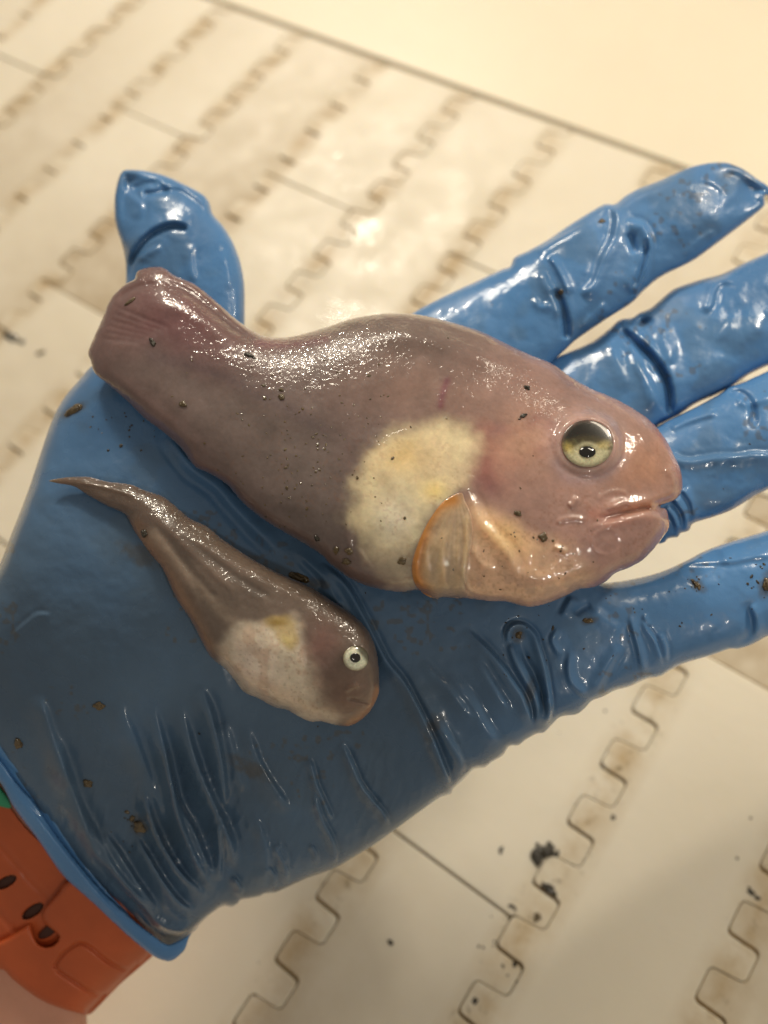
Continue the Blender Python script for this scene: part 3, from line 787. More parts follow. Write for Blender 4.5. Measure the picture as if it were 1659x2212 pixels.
# mouth
big.stroke([(1468, 1052), (1440, 1074), (1400, 1082), (1350, 1090), (1300, 1100)], 13, 7, taper=.15)
big.stroke([(1442, 1130), (1425, 1116), (1390, 1116), (1340, 1126), (1300, 1132)], 13, 8, taper=.2)
big.bump(1420, 1140, 26, 30, 6)
big.stroke(ZH((1225, 1030), (1140, 1035), (1050, 1050), (930, 1080), (800, 1110), (720, 1112)), 6, -13, taper=.3)
big.stroke(ZH((1390, 950), (1300, 990), (1230, 1018), (1150, 1022)), 5, 7, taper=.1)
big.stroke(ZH((1000, 1010), (900, 1050), (780, 1070)), 4, -5); big.stroke(ZH((960, 1120), (860, 1130), (740, 1160)), 4, -5)
big.stroke(ZH((1300, 1050), (1310, 1130), (1300, 1210), (1250, 1290)), 8, 5)
big.stroke(ZH((1290, 690), (1340, 780), (1360, 870)), 8, 5)
big.stroke(ZH((720, 980), (780, 930), (860, 900), (950, 910), (965, 950), (900, 1000), (840, 1030)), 6, 1.8, taper=.1)
big.stroke(ZH((650, 1210), (720, 1180), (810, 1170), (910, 1190)), 7, 2.4)
big.stroke(list(map(tuple, np.vstack([ellipse(1311, 1170, 31, 28, 0, 14), ellipse(1311, 1170, 31, 28, 0, 14)[:1]]))), 5, 2.2, taper=0)
big.bump(1312, 1170, 13, 12, 2.5)
big.stroke(ZH((500, 1030), (530, 990), (560, 940)), 7, 5); big.stroke(ZH((370, 1350), (430, 1370), (490, 1400)), 6, 6)
big.stroke(ZH((400, 1180), (440, 1130), (560, 1120), (640, 1140)), 6, 4)
big.stroke(ZH((0, 1600), (250, 1640), (450, 1620), (650, 1540), (850, 1480)), 22, 6)
big.stroke(ZH((100, 1740), (300, 1740), (480, 1660)), 12, -5)
# gill cover edge and chest folds
big.fold(ZB((870, 350), (930, 470), (985, 590), (1060, 680), (1150, 780), (1200, 880), (1225, 960)), 18, 6, .6, 1, .2)
big.stroke(ZB((900, 700), (885, 830), (870, 930), (900, 1020), (960, 1060), (1100, 1075), (1150, 1070)), 5, 5)
big.stroke(ZB((930, 730), (960, 820), (1010, 880), (1080, 900)), 9, 4)
big.stroke(ZB((870, 960), (890, 1030), (960, 1085), (1100, 1095)), 4, -6)
for k, q in enumerate([((150, 640), (130, 760), (180, 860)), ((120, 560), (110, 680), (140, 760)), ((180, 760), (240, 850), (300, 920))]):
    big.stroke(ZB(*q), 5, 2.5)
big.h += (fbm(X, Y, 90, 51, 2) - .5) * 6 * sstep(0, 30, big.sd)
fleck = fbm(X, Y, 13, 56, 2)
big.h += (fleck - .5) * .8 * sstep(0, 16, big.sd)
ii, jj = int((958 - big.y0) / big.step), int((1269 - big.x0) / big.step)
sm = lambda a, b_: float(big.h[a - 3:a + 4, b_ - 3:b_ + 4].mean())
h0 = sm(ii, jj); gx = (sm(ii, jj + 18) - sm(ii, jj - 18)) / (36 * big.step); gy = (sm(ii + 18, jj) - sm(ii - 18, jj)) / (36 * big.step)
seat = h0 - 2 + .30 * (gx * (X - 1269) + gy * (Y - 958))
em = sstep(1.42, 1.0, np.hypot((X - 1269) / 58, (Y - 958) / 53))
big.h = big.h * (1 - em) + seat * em
big.stroke([(1208, 930), (1232, 900), (1270, 888), (1308, 900), (1330, 932)], 14, 3.5, 9, .2)
big.h = np.maximum(big.h, 0)

def ray_at(s):  # long axis shading coordinate
    return s
big.col = np.ones(X.shape + (3,)) * srgb(114, 96, 93)
head = sstep(830, 1190, X + .25 * (Y - 1000)); lay(big, head, (184, 147, 136), .85)
lay(big, sstep(700, 300, X), (124, 92, 90), .65)
lay(big, ell_mask(big, 390, 720, 120, 85, .5, 1, 20), (122, 78, 84), .7)
lay(big, poly_mask(big, [(230, 790), (330, 745), (450, 790), (600, 860), (720, 960), (760, 1090), (720, 1180), (600, 1110), (480, 1010), (340, 880)], 60, 14, 61), (118, 106, 102), .7)
lay(big, ell_mask(big, 830, 720, 260, 50, .12), (118, 104, 98), .55)
lay(big, ell_mask(big, 1250, 860, 210, 40, .55), (138, 112, 108), .7)
lay(big, ell_mask(big, 900, 850, 170, 90, .2, 1, 20), (172, 138, 124), .5)
lay(big, line_mask(big, [(330, 770), (450, 800), (600, 870), (700, 930)], 16), (92, 78, 84), .35)
for q, w_, a_ in [(((966, 822), (958, 845), (952, 876)), 8, .7), (((1160, 905), (1120, 930), (1060, 925)), 16, .40), (((1190, 920), (1200, 960), (1160, 975)), 16, .45),
                (((1030, 950), (1040, 1010), (1060, 1050)), 22, .45), (((560, 742), (620, 745), (700, 735)), 12, .4)]:
    lay(big, line_mask(big, q, w_), (128, 72, 88), a_)
lay(big, ell_mask(big, 1060, 990, 60, 60, 0, 1, 25, 3), (176, 112, 100), .55)
lay(big, ell_mask(big, 1130, 960, 70, 60, 0, 1, 25, 8), (214, 170, 142), .55)
belly = poly_mask(big, [(845, 935), (900, 915), (980, 912), (1025, 935), (1022, 990), (1000, 1035), (965, 1070), (925, 1120), (900, 1190), (893, 1240), (880, 1262), (840, 1240), (790, 1180), (758, 1120),
    (762, 1060), (785, 1000)], 34, 22, 71)
lay(big, belly, (240, 224, 184), .92)
lay(big, belly * ell_mask(big, 870, 985, 60, 45, 0, 1, 15, 4), (226, 188, 116), .55)
lay(big, belly * ell_mask(big, 860, 1100, 60, 60, .5, 1, 10, 5), (226, 216, 186), .8)
lay(big, belly * sstep(.45, .7, fbm(X, Y, 46, 179, 3)), (206, 182, 152), .35)
lay(big, belly * ell_mask(big, 850, 1130, 40, 46, .3), (250, 244, 226), .55)
lay(big, belly * ell_mask(big, 940, 1060, 30, 22, 0), (246, 218, 140), .7)
lay(big, ell_mask(big, 860, 1225, 70, 40, .3, 1, 10), (150, 138, 134), .5)
chest = poly_mask(big, [(1010, 1090), (1070, 1110), (1130, 1150), (1230, 1180), (1280, 1215), (1270, 1262), (1200, 1292), (1130, 1302), (1040, 1295), (960, 1288), (925, 1270), (960, 1180)], 24, 12, 75)
lay(big, chest, (238, 198, 164), .85)
lay(big, chest * sstep(.45, .62, fbm(X, Y, 22, 78, 3)) * sstep(1180, 1290, Y), (170, 140, 128), .45)
lay(big, ell_mask(big, 1090, 1160, 60, 34, .6, 1, 10), (244, 206, 140), .6)
lay(big, ell_mask(big, 1385, 1000, 66, 60, .4, 1, 16, 9), (196, 138, 100), .55)
lay(big, line_mask(big, ZH((1400, 940), (1300, 985), (1200, 1015), (1080, 1030), (950, 1060)), 11), (208, 136, 84), .55)
lay(big, line_mask(big, ZH((1300, 1040), (1314, 1120), (1310, 1210), (1240, 1300)), 4), (226, 142, 84), .8)
lay(big, line_mask(big, ZH((700, 1090), (800, 1110), (900, 1110)), 14), (190, 116, 92), .55)
lay(big, ell_mask(big, 1330, 1160, 110, 60, -.3, 1.4, 10), (180, 142, 134), .7)
lay(big, line_mask(big, [(1445, 1150), (1400, 1205), (1330, 1245), (1282, 1272)], 12), (152, 106, 112), .6)
lay(big, line_mask(big, [(1425, 935), (1462, 1000), (1474, 1050)], 12), (176, 120, 104), .6)
lay(big, ell_mask(big, 1269, 958, 92, 84, 0, 3), (198, 166, 160), .6)
lay(big, line_mask(big, [(1200, 1000), (1230, 1035), (1300, 1030), (1340, 990)], 12), (166, 140, 146), .5)
# chromatophore flecks, part of the skin itself
sp = sstep(.70, .76, vnoise(X, Y, 5.2, 91)) * sstep(.45, .65, fbm(X, Y, 60, 93, 2))
lay(big, sp * sstep(560, 1300, Y + .3 * X - 200), (140, 92, 62), .22)
V, F, c = big.mesh(.55, 70)
fish = empty('fish', tuple(at_depth(850, 1000, .203)))
tag(fish, 'large plump pinkish grey fish lying across the glove, cream belly patch and thick lips', 'fish')
body = make_obj('body', V, F, M_FISH, None, c); reparent(body, fish)
def grain_attr(o, sh, fn):
    g = fn(sh.X, sh.Y); sel = sh.used & sh.ins
    a = o.data.attributes.new('Grain', 'FLOAT', 'POINT')
    a.data.foreach_set('value', np.concatenate([g[sh.used], g[sel]]).astype(np.float32))
grain_attr(body, big, lambda X, Y: np.clip(.10 + .9 * ell_mask(big, 680, 765, 230, 62, -.12, 1.6, 20, 3) + .45 * ell_mask(big, 1060, 810, 130, 40, .3, 1.4, 20, 4)
           + .8 * ell_mask(big, 345, 605, 70, 40, .3, 1.5, 15, 5) + .8 * ell_mask(big, 425, 710, 46, 70, .1, 1.5, 15, 6) + .6 * ell_mask(big, 245, 735, 34, 60, 0, 1.5, 12, 7), 0, 1))

# pectoral fin: a thin fan of rays lying on the flank
def surf_depth(sh):
    def f(X, Y):
        j = np.clip((X - sh.x0) / sh.step, 0, sh.X.shape[1] - 1.01); i = np.clip((Y - sh.y0) / sh.step, 0, sh.X.shape[0] - 1.01)
        j0 = j.astype(int); i0 = i.astype(int); fx = j - j0; fy = i - i0; H = np.where(sh.ins, sh.df, sh.D0)
        return (H[i0, j0] * (1 - fx) + H[i0, j0 + 1] * fx) * (1 - fy) + (H[i0 + 1, j0] * (1 - fx) + H[i0 + 1, j0 + 1] * fx) * fy
    return f
sd_big = surf_depth(big)
fin_o = catmull([(996, 1064)] + ZB((760, 440), (700, 500), (640, 590), (590, 690), (550, 800), (532, 900), (556, 1000), (622, 1066), (700, 1094), (724, 1082), (790, 1084), (872, 1088), (895, 1050), (885, 960), (905, 830), (930, 700), (925, 560), (880, 450)))
fin = Shell(fin_o, 2.0, .14, 3.2, depth=sd_big, off=-.0001)
root = np.array([988, 1062.])
ang = np.arctan2(fin.X - root[0], fin.Y - root[1]); rad = np.hypot(fin.X - root[0], fin.Y - root[1])
fin.h += (np.cos(ang * 74 + .6 * np.sin(rad / 30)) * .22 + np.cos(ang * 31) * .4) * sstep(6, 60, rad) * sstep(0, 10, fin.sd)
fin.stroke(ZB((700, 500), (640, 600), (590, 730), (560, 860), (570, 970), (630, 1050)), 9, 6, 5, .15)
fin.stroke(ZB((900, 520), (895, 700), (885, 820), (868, 950), (880, 1050)), 6, 6, 4, .1)
fin.stroke(ZB((560, 980), (620, 1000), (700, 1050)), 10, 4); fin.stroke(ZB((760, 620), (730, 800), (740, 960), (770, 1060)), 12, 4, 5, .2); fin.stroke(ZB((660, 640), (625, 800), (640, 960)), 7, 2.5)
fin.h += (fbm(fin.X, fin.Y, 24, 141, 2) - .5) * 3 * sstep(0, 14, fin.sd)
fin.h = np.maximum(fin.h, 0)
fin.col = np.ones(fin.X.shape + (3,)) * srgb(236, 184, 146)
e = line_mask(fin, ZB((800, 440), (705, 490), (640, 590), (588, 720), (555, 850), (560, 960), (620, 1060)), 19); lay(fin, e, (234, 134, 58), .97)
lay(fin, sstep(.2, 1, np.cos(ang * 37)) * (1 - e), (222, 150, 102), .16)
lay(fin, ell_mask(fin, 950, 1190, 26, 60, 0), (238, 190, 152), .5)
V, F, c = fin.mesh(.1, 2)
o = make_obj('pectoral_fin', V, F, M_FISH, None, c); reparent(o, fish)
grain_attr(o, fin, lambda X, Y: .25 + 0 * X)

def dome(name, cx, cy, rx, ry, bulge, sh, mat, parent, colfn=None, lift=0.0, step=1.0, profile=1.35):
    s = Shell(ellipse(cx, cy, rx, ry, 0, 40), step, .1, 1, depth=surf_depth(sh), off=-lift, band=30)
    r = np.clip(((s.X - cx) / rx) ** 2 + ((s.Y - cy) / ry) ** 2, 0, 1)
    # sit on a local plane instead of following the skin's grain
    s.D0 = np.full(s.X.shape, float(surf_depth(sh)(np.array([cx]), np.array([cy]))[0])) + (s.D0 - s.D0.mean()) * .0 - lift
    dx = float(surf_depth(sh)(np.array([cx + rx]), np.array([cy]))[0] - surf_depth(sh)(np.array([cx - rx]), np.array([cy]))[0]) / (2 * rx)
    dy = float(surf_depth(sh)(np.array([cx]), np.array([cy + ry]))[0] - surf_depth(sh)(np.array([cx]), np.array([cy - ry]))[0]) / (2 * ry)
    s.D0 = s.D0 + dx * (s.X - cx) + dy * (s.Y - cy)
    s.h = bulge * np.power(np.maximum(1 - r, 0), 1 / profile); s.base = s.h.copy()
    if colfn: s.col = colfn(s)
    V, F, c = s.mesh(.3, 3); o = make_obj(name, V, F, mat, None, c); reparent(o, parent)
    if colfn: s.used = s.used
    return o, s
def eye_mat(name):
    b = NB(name); a = b.n('ShaderNodeAttribute', attribute_name='Col')
    n = b.ramp(b.noise(1500, 4, .7), [(.3, .72), (.7, 1.25)])
    b.set(Base_Color=b.mix(1, a.outputs['Color'], n, 'MULTIPLY'), Roughness=.25, Coat_Weight=1.0, Coat_Roughness=.03, Subsurface_Weight=.2, Subsurface_Scale=.002)
    return b.m
M_EYE = eye_mat('fish_iris')
def iris_big(s):
    col = np.ones(s.X.shape + (3,)) * srgb(200, 194, 158)
    s.col = col
    y = (s.Y - 958) / 50; x = (s.X - 1269) / 55
    w = (fbm(s.X, s.Y, 10, 101, 3) - .5) * .5
    lay(s, sstep(.42, .12, y + w + .10 * x), (96, 90, 56), .95)
    lay(s, sstep(.24, -.20, y + w * .8 + .1 * x * x), (62, 54, 32), .97)
    lay(s, sstep(-.22, -.5, y - .30 * x * x), (22, 20, 16), .96)
    lay(s, ell_mask(s, 1225, 968, 16, 10, .5), (214, 188, 100), .6); lay(s, ell_mask(s, 1302, 962, 20, 8, -.3), (216, 196, 130), .6)
    lay(s, np.exp(-((np.hypot((s.X - 1269) / 24, (s.Y - 976) / 18) - 1) / .25) ** 2), (222, 216, 180), .5)
    r = np.hypot(x, y); lay(s, sstep(.80, 1.0, r), (96, 82, 72), .6)
    return s.col
eye, es = dome('eye', 1269, 958, 56, 51, 7, big, M_EYE, fish, iris_big, .0004)
pu, ps = dome('pupil', 1269, 976, 18, 12.5, 5, es, M_PUPIL, fish, None, .0001, .8)
pu.parent = eye; pu.matrix_parent_inverse = Matrix()
# ------------------------------------------------------------------ small fish
small_o = catmull([(106, 1038), (144, 1031), (191, 1030), (231, 1040), (281, 1046), (313, 1059), (353, 1073), (380, 1094), (410, 1119), (450, 1139), (479, 1163), (515, 1188), (550, 1210),
    (600, 1236), (670, 1267), (725, 1303), (763, 1328), (788, 1352), (805, 1380), (816, 1419), (820, 1481), (816, 1506), (797, 1540), (771, 1562), (752, 1569), (726, 1567),
    (695, 1559), (670, 1559), (645, 1548), (620, 1534), (591, 1527), (558, 1509), (527, 1495), (507, 1470), (485, 1444), (457, 1422), (440, 1394), (412, 1340),
    (380, 1292), (350, 1227), (325, 1197), (290, 1147), (270, 1112), (230, 1092), (190, 1070), (160, 1051), (120, 1043)])
small = Shell(small_o, 2.2, gain=.72, cap=92, off=-.0175)
X, Y = small.X, small.Y
small.bump(590, 1430, 100, 80, 20, .4); small.bump(740, 1450, 70, 80, 8)
small.fold([(300, 1080), (400, 1160), (500, 1215), (600, 1270), (690, 1310)], 18, 5, .7, 1, .25)
small.stroke([(320, 1110), (420, 1200), (520, 1290)], 9, 3); small.stroke([(350, 1160), (420, 1240), (480, 1310)], 8, -3)
small.stroke([(160, 1040), (230, 1052), (300, 1075)], 6, 4)
small.stroke([(330, 1120), (400, 1220), (450, 1330)], 10, -3); small.stroke([(390, 1150), (500, 1240), (600, 1300)], 8, -3)
small.bump(768, 1422, 34, 32, 9)
small.stroke(ZS((1180, 830), (1240, 790), (1300, 775)), 5, 5); small.stroke(ZS((1400, 930), (1300, 900), (1200, 880)), 4, -6)
small.stroke(ZS((1430, 850), (1380, 960), (1300, 1050)), 6, 4)
small.stroke(ZS((820, 300), (880, 450), (900, 600), (880, 760), (950, 880)), 10, -4)
small.stroke(ZS((400, 850), (600, 930), (760, 990), (850, 1040)), 9, 3)
small.h += (fbm(X, Y, 45, 151, 3) - .5) * 5 * sstep(0, 20, small.sd); small.h += (fbm(X, Y, 12, 154, 2) - .5) * .7 * sstep(0, 14, small.sd)
small.h = np.maximum(small.h, 0)
small.col = np.ones(X.shape + (3,)) * srgb(102, 87, 80)
lay(small, sstep(330, 480, X - .3 * (Y - 1200)), (124, 110, 100), .6)
lay(small, line_mask(small, [(120, 1038), (240, 1050), (330, 1085), (430, 1150), (560, 1225), (690, 1300)], 22), (96, 82, 70), .6)
lay(small, line_mask(small, [(290, 1140), (350, 1225), (400, 1310), (450, 1400)], 18), (166, 122, 86), .5)
lay(small, line_mask(small, [(340, 1100), (440, 1195), (560, 1290)], 12), (96, 86, 80), .5)
lay(small, line_mask(small, [(330, 1150), (420, 1260), (500, 1340)], 14), (176, 158, 140), .35)
sb = poly_mask(small, [(485, 1400), (520, 1360), (570, 1345), (640, 1345), (655, 1390), (680, 1440), (700, 1500), (730, 1540), (700, 1560), (640, 1545), (560, 1508), (510, 1470)], 26, 16, 161)
lay(small, sb, (240, 228, 206), .88)
lay(small, ell_mask(small, 545, 1430, 45, 60, -.5, 1, 8) * sb, (214, 186, 176), .7)
lay(small, sb * ell_mask(small, 560, 1440, 50, 34, .5, 1, 10, 7), (250, 242, 226), .6); lay(small, sb * sstep(.5, .7, fbm(X, Y, 30, 177, 3)), (196, 160, 134), .4)
lay(small, ell_mask(small, 600, 1495, 90, 22, .5), (186, 152, 132), .4)
lay(small, poly_mask(small, ZS((580, 270), (640, 245), (740, 250), (800, 290), (820, 340), (815, 420), (770, 490), (730, 480), (700, 420), (640, 360)), 10, 9, 163), (190, 164, 96), .65)
lay(small, ell_mask(small, 600, 1345, 20, 8, 0), (146, 118, 44), .7)
lay(small, ell_mask(small, 622, 1385, 16, 12, .6), (214, 196, 136), .8)
lay(small, ell_mask(small, 740, 1500, 70, 60, 0, 1.4, 10), (118, 92, 80), .8)
lay(small, ell_mask(small, 690, 1400, 40, 70, .2, 1, 15), (130, 92, 86), .65)
lay(small, line_mask(small, [(700, 1300), (770, 1345), (806, 1400), (814, 1470)], 26), (96, 84, 76), .75)
lay(small, line_mask(small, [(820, 1490), (800, 1535), (755, 1565)], 10), (190, 140, 96), .6)
lay(small, sstep(.80, .86, vnoise(X, Y, 5, 171)) * sb, (120, 86, 60), .25)
V, F, c = small.mesh(.55, 50)
fish2 = empty('fish', tuple(at_depth(550, 1350, .203)))
tag(fish2, 'small brownish tadpole-shaped fish with thin curved tail lying on the palm below the larger one', 'fish')
body2 = make_obj('body', V, F, M_SMALL, None, c); reparent(body2, fish2)
grain_attr(body2, small, lambda X, Y: .15 + .85 * sstep(1330, 1230, Y - .45 * (X - 450)))
def iris_small(s):
    s.col = np.ones(s.X.shape + (3,)) * srgb(222, 224, 200)
    r = np.hypot((s.X - 769) / 28, (s.Y - 1422) / 27); th = (s.X - 769) * .75 - (s.Y - 1422) * .66
    lay(s, sstep(.70, 1.0, r), (120, 112, 84), .8)
    lay(s, sstep(8, 18, th), (56, 54, 40), .9)
    return s.col
eye2, es2 = dome('eye', 769, 1422, 28, 27, 10, small, M_EYE, fish2, iris_small, .0003, .8)
pu2, _ = dome('pupil', 767.5, 1421, 11.5, 10.5, 3, es2, M_PUPIL, fish2, None, .0001, .6)
pu2.parent = eye2; pu2.matrix_parent_inverse = Matrix()

# ------------------------------------------------------------------ silt and grit
shells = hand_shells + [big, small, fin, cuff_a, cuff_b]
def top_point(x, y):
    d = min(s.depth_at(x, y) for s in shells)
    return at_depth(x, y, d) if d < 1 else belt_point(x, y)
def normal_at(x, y, e=6):
    a, b_, c = top_point(x, y), top_point(x + e, y), top_point(x, y + e)
    n = np.cross(b_ - a, c - a); n /= np.linalg.norm(n) + 1e-12
    if np.dot(n, CAM - a) < 0: n = -n
    return n if np.dot(n, CAM - a) / np.linalg.norm(CAM - a) > .25 else (CAM - a) / np.linalg.norm(CAM - a)
def lump_bm(bm, x, y, rx, ry, ang, seed, h=.5, bumpy=.22, sub=2):
    P = top_point(x, y); N = Vector(normal_at(x, y)); sc = np.linalg.norm(P - CAM) / FPX
    ux = Vector(c2w([math.cos(ang), math.sin(ang), 0])); ux = (ux - N * ux.dot(N)).normalized(); uy = N.cross(ux)
    r = np.random.RandomState(seed); ph = r.rand(6) * 6.28
    g = bmesh.ops.create_icosphere(bm, subdivisions=sub, radius=1)
    for v in g['verts']:
        c = v.co.copy()
        k = 1 + bumpy * (math.sin(c.x * 3.1 + ph[0]) * math.sin(c.y * 3.7 + ph[1]) + .6 * math.sin(c.x * 7 + ph[2]) * math.sin(c.y * 6 + ph[3]) + .4 * math.sin(c.z * 9 + ph[4])) + r.uniform(-.03, .03)
        v.co = Vector(P) + ux * (c.x * rx * sc * k) + uy * (c.y * ry * sc * k) + N * (c.z * min(rx, ry) * h * 1.5 * sc * k)
def lump(name, x, y, rx, ry, ang, mat, label, cat, seed, group=None, extra=()):
    bm = bmesh.new(); lump_bm(bm, x, y, rx, ry, ang, seed, sub=3)
    for k, (ex, ey, er, er2) in enumerate(extra): lump_bm(bm, x + ex, y + ey, er, er2, ang + k, seed + 9 + k)
    P = Vector(top_point(x, y))
    for v in bm.verts: v.co -= P
    me = bpy.data.meshes.new(name); bm.to_mesh(me); bm.free(); me.materials.append(mat)
    for p in me.polygons: p.use_smooth = True
    o = bpy.data.objects.new(name, me); C.objects.link(o); o.location = P
    tag(o, label, cat, group); return o
LUMPS = [
 ('silt_clump', 160, 886, 20, 9, -.5, M_GRIT, 'long brown silt clump on the glove beside the big fish tail', [(-14, 8, 8, 5), (12, -6, 9, 7)]),
 ('silt_clump', 302, 1786, 12, 15, .6, M_GRIT, 'wet brown teardrop silt blob low on the glove heel, largest one there', [(-16, -18, 6, 10), (-28, -32, 4, 5)]),
 ('silt_clump', 190, 1692, 10, 9, .2, M_GRIT, 'round brown silt dot on the glove above the cuff', []),
 ('silt_clump', 214, 1524, 11, 8, 0, M_GRIT, 'brown silt dot on the glove palm left of the small fish', [(-8, -1, 5, 3)]),
 ('silt_clump', 40, 1606, 8, 11, .2, M_GRIT, 'pale wet silt drop at the left picture edge above the glove cuff', []),
 ('grit_speck', 1212, 631, 6, 5, 0, M_GRIT, 'dark speck in the middle of the index finger of the glove', []),
 ('grit_speck', 1300, 478, 6, 5, 0, M_GRIT, 'brown speck on the upper edge of the index finger of the glove', []),
 ('silt_clump', 1119, 1371, 8, 9, 0, M_GRIT, 'brown silt clump inside the U shaped fold at the base of the little finger', []),
 ('silt_clump', 1272, 1341, 9, 5, -.2, M_GRIT, 'small reddish brown silt clump on the base of the little finger', [(-7, -1, 6, 4)]),
 ('grit_speck', 1143, 1420, 4, 4, 0, M_DARK, 'tiny black speck in the crease at the base of the little finger', []),
 ('silt_clump', 1656, 1262, 8, 14, .3, M_GRIT, 'rust brown silt streak on the little finger at the right picture edge', []),
 ('silt_clump', 1504, 1262, 9, 5, .9, M_GRIT, 'dark silt smear on the upper side of the little finger', [(-8, -8, 4, 3), (6, 8, 5, 3)]),
 ('silt_clump', 645, 1248, 20, 9, .3, M_GRIT, 'olive brown silt clump on the small fish back', [(-14, -4, 9, 5), (16, 4, 9, 7)]),
 ('grit_speck', 312, 1153, 7, 8, .3, M_DARK, 'black spot near the tail stalk of the small fish', []),
 ('silt_clump', 1118, 1109, 8, 6, .2, M_GRIT, 'dark silt dot on the cheek of the big fish, nearer the fin', [(5, 3, 4, 3)]),
 ('silt_clump', 1172, 1160, 9, 9, .2, M_GRIT, 'round silt dot on the lower cheek of the big fish above the chest', [(4, 5, 5, 4)]),
 ('grit_speck', 1139, 838, 6, 6, .2, M_DARK, 'black grit speck on the nape of the big fish', [(-5, -3, 3, 3)]),
 ('grit_speck', 1131, 898, 8, 4, -.5, M_DARK, 'black elongated grit speck between the eye and the back of the big fish', [(-8, 7, 4, 2)]),
 ('silt_clump', 868, 1212, 9, 8, -.4, M_GRIT, 'brown silt dot at the lower end of the cream belly patch', [(5, -4, 5, 4)]),
 ('silt_clump', 726, 1189, 6, 10, .1, M_GRIT, 'upper left of three brown silt dots on the lower belly edge of the big fish', []),
 ('silt_clump', 754, 1191, 8, 7, .1, M_GRIT, 'upper right of three brown silt dots on the lower belly edge of the big fish', []),
 ('silt_clump', 749, 1213, 9, 7, .3, M_GRIT, 'lowest of three brown silt dots on the lower belly edge of the big fish', []),
 ('silt_clump', 329, 739, 12, 5, 1.0, M_DARK, 'dark elongated silt flake in the middle of the big fish tail', []),
 ('silt_clump', 539, 768, 12, 5, .6, M_DARK, 'dark silt flake on the back of the big fish before the bright wet patch', [(10, 6, 5, 3)]),
 ('grit_speck', 608, 858, 7, 7, 0, M_GRIT, 'brown speck on the big fish flank just below the bright wet patch', []),
 ('silt_clump', 280, 652, 13, 4, -.6, M_GRIT, 'thin brown silt flake near the upper edge of the big fish tail', []),
 ('grit_speck', 685, 1163, 6, 7, 0, M_DARK, 'dark speck left of the cream belly patch near the lower flank', []),
 ('silt_clump', 396, 873, 9, 6, .5, M_GRIT, 'brown smear on the underside of the big fish tail stalk', []),
 ('silt_clump', 1180, 1840, 20, 13, -.2, M_DARK, 'black branching grime clump filling a belt hinge notch, the largest on the belt', [(-20, 12, 12, 16), (6, -14, 7, 7), (24, 3, 9, 5), (-18, -12, 5, 10)]),
 ('silt_clump', 1184, 1918, 13, 8, .6, M_DARK, 'black grime clump in the belt notch directly below the largest one', [(12, 12, 8, 6), (-12, -8, 8, 4)]),
 ('silt_clump', 24, 728, 16, 7, .5, M_DARK, 'dark blurred grime clump on the belt at the left picture edge', [(22, 10, 8, 5), (-12, -6, 6, 5)]),
 ('silt_clump', 88, 762, 9, 4, -.3, M_GRIT, 'small brown grime bit on the belt left of the big fish tail', []),
 ('grit_speck', 1082, 1837, 5, 10, .35, M_DARK, 'elongated black speck on the bare belt left of the grime clumps', []),
 ('grit_speck', 1324, 1766, 5, 6, .2, M_DARK, 'small dark speck on the bare belt right of the hinge line', []),
 ('silt_clump', 1107, 1960, 11, 5, .6, M_DARK, 'dark grime where the belt module seam meets the hinge line', []),
 ('silt_clump', 1160, 1982, 7, 9, .6, M_GRIT, 'brown grime patch inside the tooth below the seam end', [(-6, 8, 7, 4)]),
 ('grit_speck', 1112, 2083, 4, 5, .2, M_DARK, 'dark speck inside the belt tooth third from the bottom edge', []),
 ('grit_speck', 1026, 2162, 6, 6, 0, M_DARK, 'round dark dot inside the lowest belt tooth', []),
 ('grit_speck', 843, 2036, 6, 4, .5, M_DARK, 'grey speck on the bare belt between two hinge lines at the bottom', []),
 ('silt_clump', 1622, 1928, 7, 4, .4, M_DARK, 'dark grime bits at the hinge notch on the right edge of the picture', [(14, 12, 6, 4), (-3, -8, 5, 3)]),
]
for k, (nm, x, y, rx, ry, an, mt, lb, ex) in enumerate(LUMPS):
    lump(nm, x, y, rx, ry, an, mt, lb, 'silt' if nm == 'silt_clump' else 'grit', 300 + k, None, ex)
def scatter(name, label, n, fn, rlo, rhi, mat, seed):
    r = np.random.RandomState(seed); bm = bmesh.new()
    for k in range(n):
        x, y = fn(r)
        if x is None: continue
        a = r.uniform(rlo, rhi) * (1 if r.rand() < .85 else 1.7)
        lump_bm(bm, x, y, a * r.uniform(.8, 1.5), a * r.uniform(.6, 1), r.uniform(0, 3), seed * 50 + k, .35, .2, 1)
    me = bpy.data.meshes.new(name); bm.to_mesh(me); bm.free(); me.materials.append(mat)
    o = bpy.data.objects.new(name, me); C.objects.link(o); tag(o, label, 'silt', kind='stuff')
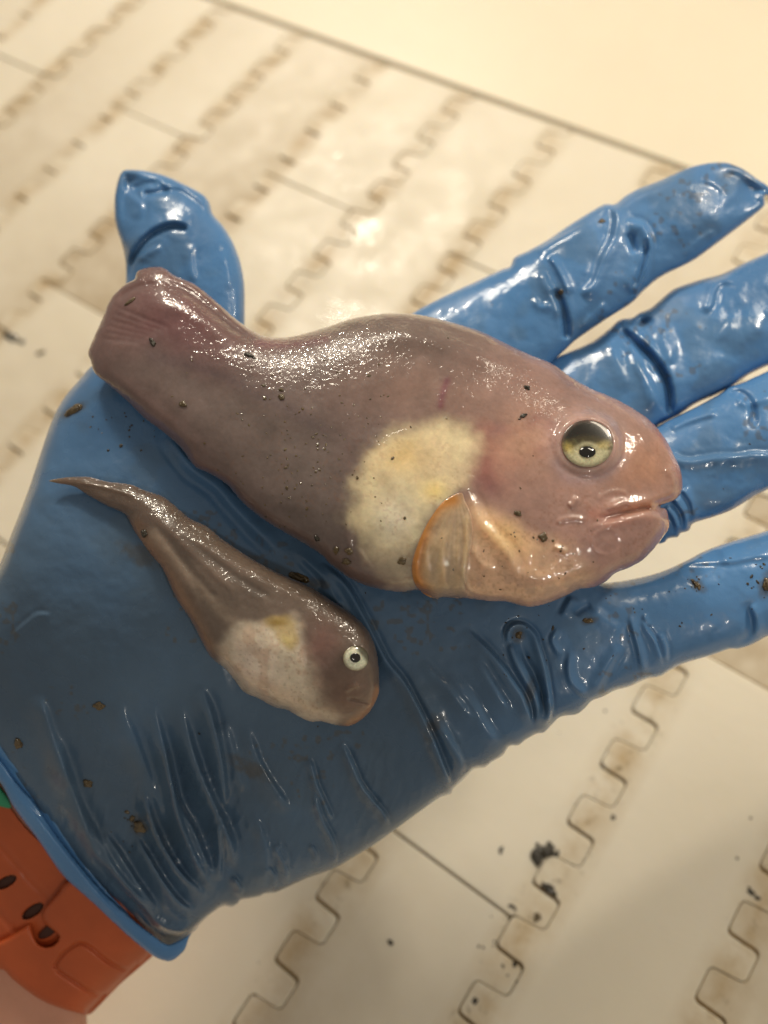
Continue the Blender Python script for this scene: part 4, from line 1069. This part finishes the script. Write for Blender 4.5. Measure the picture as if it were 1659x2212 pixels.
def on_big(r):
    while True:
        q = r.rand()
        if q < .45: x, y = r.normal(640, 90), r.normal(1000, 90)
        elif q < .7: x, y = r.normal(700, 80), r.normal(900, 60)
        elif q < .85: x, y = r.uniform(240, 1250), r.uniform(620, 1290)
        else: x, y = r.normal(1180, 90), r.normal(1210, 40)
        if big.depth_at(x, y) < 1 and big.depth_at(x + 12, y + 12) < 1 and big.depth_at(x - 12, y - 12) < 1 and not (1200 < x < 1340 and 890 < y < 1020): return x, y
scatter('silt_specks', 'fine brown silt specks sprinkled over the flank of the large fish', 190, on_big, 1.6, 3.0, M_GRIT, 11)
def on_glove(r):
    c = [(1500, 1265, 30, 14), (1640, 1280, 14, 40), (1560, 1140, 90, 200), (700, 1500, 400, 300), (1300, 1330, 120, 60), (1120, 1390, 40, 50), (290, 1780, 30, 30), (270, 920, 50, 30)]
    while True:
        a = c[r.randint(len(c))]; x, y = r.normal(a[0], a[2]), r.normal(a[1], a[3])
        if min(s.depth_at(x, y) for s in hand_shells) < 1 and big.depth_at(x, y) > 1 and small.depth_at(x, y) > 1 and x < 1655: return x, y
scatter('silt_specks', 'fine dark silt specks sprinkled over the blue glove', 90, on_glove, 1.3, 2.6, M_DARK, 12)
def on_belt(r):
    for _ in range(60):
        k = r.randint(4, 10); u = k + r.choice([0, .188]) + r.normal(0, .035); v = r.uniform(8, 17)
        c = [(7.05, 12.6, .12, .8), (7.1, 13.5, .1, .8), (8.05, 10.6, .12, .4), (7.0, 11.0, .1, .6)]
        if r.rand() < .75: a = c[r.randint(4)]; u, v = r.normal(a[0], a[2]), r.normal(a[1], a[3])
        P = np.array([u * PITCH, -v * PER, 0]); q = RW.T @ (P - CAM); x = q[0] / q[2] * FPX + PW / 2; y = q[1] / q[2] * FPX + PH / 2
        if 0 < x < PW and 0 < y < PH and min(s.depth_at(x, y) for s in shells) > 1: return x, y
    return None, None
scatter('grime_specks', 'fine dark grime specks gathered along the belt hinge notches', 150, on_belt, 1.2, 3.2, M_DARK, 13)
